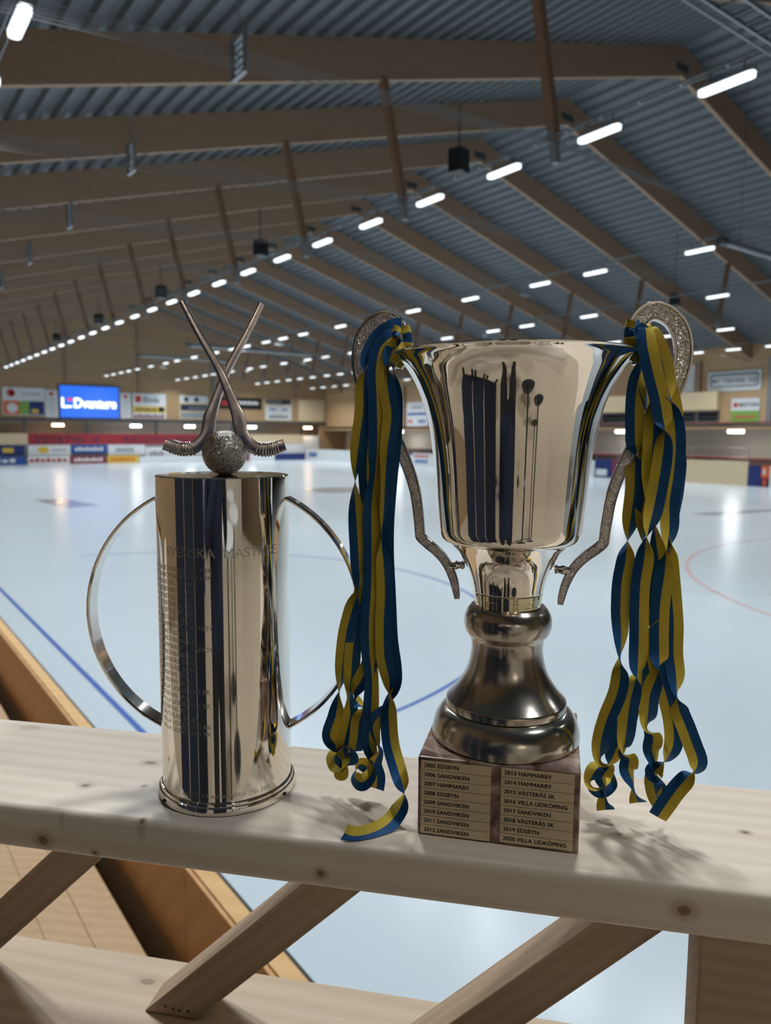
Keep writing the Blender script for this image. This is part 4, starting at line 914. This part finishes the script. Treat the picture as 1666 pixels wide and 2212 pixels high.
rbL = tag(empty('ribbon_bunch', L2W(0, 0, 0), RA), 'blue and yellow ribbons hanging from the left cup handle', 'ribbons')
rbR = tag(empty('ribbon_bunch', L2W(0, 0, 0), RA), 'blue and yellow ribbons hanging from the right cup handle', 'ribbons')
wrap_sleeve(rbL, -1, [(.1160, .4395, .0095), (.1105, .4470, .0100), (.1080, .4555, .0100), (.1082, .4640, .0105), (.1110, .4720, .0110)])
wrap_sleeve(rbR, 1, [(.1175, .4395, .0090), (.1115, .4470, .0095), (.1085, .4555, .0098), (.1085, .4640, .0102), (.1105, .4715, .0108)])
bL, bR = .700, .692
LEFT = [
  # outermost strand, runs to the far left and curls
  [(866, 706, .004, 10), (850, 709, -.010, 5), (819, 730, -.012, 0), (797, 772, -.012, 20), (787, 806, -.010, 100), (785, 842, -.008, 165), (785, 890, -.006, 182), (776, 955, -.006, 190), (768, 1040, -.004, 270), (771, 1130, -.004, 352), (775, 1210, -.003, 365), (774, 1268, -.002, 440), (760, 1320, 0, 530), (748, 1370, 0, 545), (741, 1430, 0, 560), (735, 1495, .002, 630), (726, 1545, .004, 710), (713, 1588, .006, 725), (728, 1612, .002, 760), (748, 1618, -.004, 800), (757, 1640, -.010, 900), (744, 1660, -.010, 1000), (727, 1652, -.004, 1080), (722, 1636, .002, 1100), (736, 1628, .004, 1120)],
  # second
  [(868, 722, .002, 5), (846, 728, -.012, 0), (822, 752, -.014, 0), (812, 800, -.013, 0), (814, 860, -.012, 0), (815, 950, -.010, 5), (809, 1020, -.010, 55), (804, 1062, -.008, 45), (802, 1110, -.008, 12), (803, 1180, -.006, 0), (802, 1270, -.006, -5), (797, 1350, -.005, 0), (798, 1410, -.005, 20), (803, 1470, -.004, 35), (801, 1540, -.003, 15), (797, 1600, -.002, 20), (806, 1640, -.004, 60), (803, 1670, -.010, 130), (783, 1690, -.014, 180), (766, 1678, -.008, 240), (775, 1650, 0, 300), (795, 1655, .004, 340)],
  # third, becomes the long end lying on the plank
  [(870, 738, .0, 0), (854, 748, -.010, 0), (840, 778, -.012, 40), (835, 812, -.012, 130), (840, 855, -.012, 180), (846, 900, -.012, 185), (838, 965, -.010, 205), (833, 1040, -.009, 238), (830, 1105, -.008, 240), (825, 1160, -.008, 268), (829, 1215, -.008, 205), (832, 1280, -.008, 180), (829, 1350, -.008, 178), (831, 1420, -.008, 180), (842, 1470, -.008, 215), (842, 1512, -.010, 300), (840, 1555, -.014, 352), (845, 1610, -.020, 362), (859, 1660, -.028, 372), (868, 1692, -.034, 395), (872, 1718, -.038, 460), (862, 1750, -.046, 525), (836, 1782, -.060, 535), (800, 1800, -.072, 530), (766, 1806, -.080, 530), (744, 1800, -.084, 560)],
  # behind
  [(862, 714, .010, 0), (838, 722, .002, 0), (812, 756, .0, 10), (797, 810, .0, 60), (799, 880, .002, 70), (795, 950, .004, 20), (792, 1010, .004, 0), (796, 1080, .004, -10), (797, 1130, .004, -60), (790, 1200, .006, -120), (781, 1290, .006, -175), (770, 1350, .004, -180), (763, 1400, .002, -180), (759, 1455, .002, -165), (756, 1500, .002, -110), (757, 1545, .002, -170), (748, 1585, .002, -175), (742, 1622, .0, -150), (750, 1650, -.004, -90), (738, 1668, -.006, 0), (728, 1655, -.002, 60)],
  # crossing strand with a folded tip
  [(866, 728, .008, 0), (842, 742, -.002, 0), (826, 790, -.004, 30), (822, 850, -.004, 90), (826, 930, -.003, 180), (832, 1010, -.002, 200), (828, 1100, 0, 180), (816, 1200, .002, 160), (812, 1300, .002, 180), (812, 1390, 0, 180), (798, 1435, -.002, 175), (779, 1472, -.003, 170), (764, 1496, -.002, 120), (771, 1518, .0, 45), (784, 1532, -.002, 100), (776, 1560, -.004, 175), (773, 1592, -.004, 190), (767, 1624, -.004, 215)],
  # right-hand curl
  [(870, 744, .006, 0), (858, 760, -.002, 20), (850, 800, -.002, 90), (852, 860, 0, 160), (850, 940, .002, 180), (842, 1030, .002, 200), (834, 1120, .003, 180), (834, 1200, .003, 160), (838, 1300, .003, 180), (842, 1380, .003, 180), (850, 1440, .002, 175), (851, 1478, .0, 150), (842, 1512, -.004, 100), (823, 1542, -.008, 30), (807, 1568, -.006, -30), (813, 1600, -.004, -70), (820, 1624, -.004, -110), (809, 1652, -.006, -150), (815, 1680, -.006, -190), (813, 1704, -.006, -200)],
]
RIGHT = [
  [(1384, 740, .012, 180), (1386, 790, .010, 60), (1377, 830, .008, 8), (1372, 880, .008, 0), (1372, 950, .010, 10), (1374, 985, .011, 95), (1372, 1010, .011, 170), (1371, 1060, .010, 182), (1364, 1115, .009, 200), (1357, 1165, .008, 265), (1352, 1210, .006, 345), (1343, 1260, .004, 362), (1340, 1320, .002, 372), (1341, 1370, 0, 400), (1339, 1425, -.002, 455), (1340, 1462, -.002, 520), (1333, 1500, -.002, 540), (1312, 1552, .0, 540), (1299, 1600, .002, 545), (1298, 1640, .004, 600), (1312, 1655, .008, 680), (1300, 1680, .010, 760), (1308, 1706, .010, 800), (1306, 1730, .010, 850), (1309, 1750, .010, 900)],
  [(1376, 722, -.004, 180), (1392, 708, -.012, 60), (1398, 745, -.014, 10), (1410, 800, -.014, 0), (1425, 860, -.012, 0), (1432, 905, -.010, 20), (1435, 945, -.010, 130), (1430, 1000, -.010, 178), (1420, 1060, -.008, 182), (1410, 1110, -.008, 200), (1400, 1155, -.006, 262), (1393, 1205, -.005, 340), (1384, 1260, -.004, 360), (1381, 1320, -.003, 362), (1380, 1390, -.003, 362), (1377, 1440, -.003, 400), (1371, 1475, -.003, 500), (1361, 1520, -.002, 545), (1355, 1565, -.002, 545), (1351, 1605, 0, 580), (1347, 1625, 0, 640), (1360, 1640, .002, 700), (1357, 1665, .002, 745), (1366, 1690, .004, 790), (1371, 1712, .004, 820), (1379, 1734, .004, 880)],
  [(1380, 712, .0, 180), (1398, 713, -.008, 50), (1413, 734, -.010, 5), (1429, 775, -.010, 0), (1441, 830, -.008, 20), (1452, 880, -.006, 120), (1459, 930, -.006, 178), (1460, 975, -.006, 184), (1455, 1030, -.005, 192), (1447, 1085, -.004, 185), (1447, 1140, -.004, 205), (1442, 1188, -.004, 268), (1437, 1235, -.003, 345), (1427, 1300, -.003, 360), (1424, 1360, -.003, 362), (1424, 1415, -.003, 372), (1421, 1452, -.003, 480), (1405, 1500, -.002, 545), (1401, 1540, 0, 560), (1399, 1572, .002, 620), (1412, 1592, .004, 700), (1408, 1620, .006, 745), (1414, 1650, .006, 790), (1410, 1680, .008, 860), (1416, 1712, .010, 905), (1424, 1738, .010, 950)],
  [(1386, 722, .008, 180), (1402, 724, .0, 40), (1418, 752, 0, 10), (1436, 812, .002, 0), (1456, 900, .004, 20), (1462, 1000, .004, 180), (1458, 1080, .004, 220), (1450, 1160, .004, 262), (1446, 1210, .004, 340), (1452, 1290, .004, 360), (1456, 1350, .003, 360), (1455, 1410, .002, 362), (1460, 1455, .002, 380), (1461, 1498, .001, 440), (1468, 1535, 0, 530), (1482, 1570, -.002, 540), (1497, 1610, -.004, 540), (1508, 1642, -.006, 552), (1503, 1664, -.008, 600), (1486, 1680, -.010, 690), (1462, 1706, -.010, 722), (1441, 1735, -.010, 725), (1421, 1764, -.008, 740)],
  [(1382, 730, .010, 180), (1396, 750, .002, 40), (1408, 830, .0, 60), (1412, 900, .0, 150), (1410, 960, .0, 180), (1407, 1020, .002, 190), (1412, 1090, .004, 230), (1418, 1160, .004, 300), (1424, 1220, .004, 350), (1420, 1300, .004, 360), (1414, 1380, .004, 180), (1424, 1450, .004, 182), (1439, 1500, .004, 185), (1452, 1550, .004, 185), (1456, 1600, .004, 190), (1446, 1632, .002, 230), (1428, 1655, .0, 300), (1413, 1670, .002, 380), (1430, 1690, .006, 470), (1428, 1722, .008, 520)],
  [(1384, 745, .012, 180), (1392, 800, .012, 40), (1398, 900, .012, 90), (1396, 1000, .010, 170), (1392, 1100, .010, 190), (1390, 1200, .010, 300), (1392, 1300, .010, 360), (1394, 1400, .010, 200), (1388, 1450, .010, 180), (1384, 1490, .010, 240), (1366, 1530, .012, 330), (1345, 1580, .014, 362), (1328, 1625, .016, 380), (1312, 1650, .014, 440), (1290, 1660, .008, 520), (1276, 1690, .004, 600), (1296, 1705, .012, 700), (1320, 1690, .020, 760), (1325, 1668, .022, 800)],
]
for k in LEFT: ribbon(rbL, k, bL)
for k in RIGHT: ribbon(rbR, k, bR)
# knots in front of the wraps
ribbon(rbL, [(846, 724, -.004, 0), (853, 716, -.011, 20), (862, 720, -.012, 60), (862, 732, -.010, 120), (852, 738, -.008, 180)], bL, 'knot', .012)
ribbon(rbR, [(1392, 722, -.002, 0), (1384, 712, -.012, 20), (1376, 720, -.014, 60), (1380, 734, -.012, 120), (1392, 738, -.008, 180)], bR, 'knot', .012)
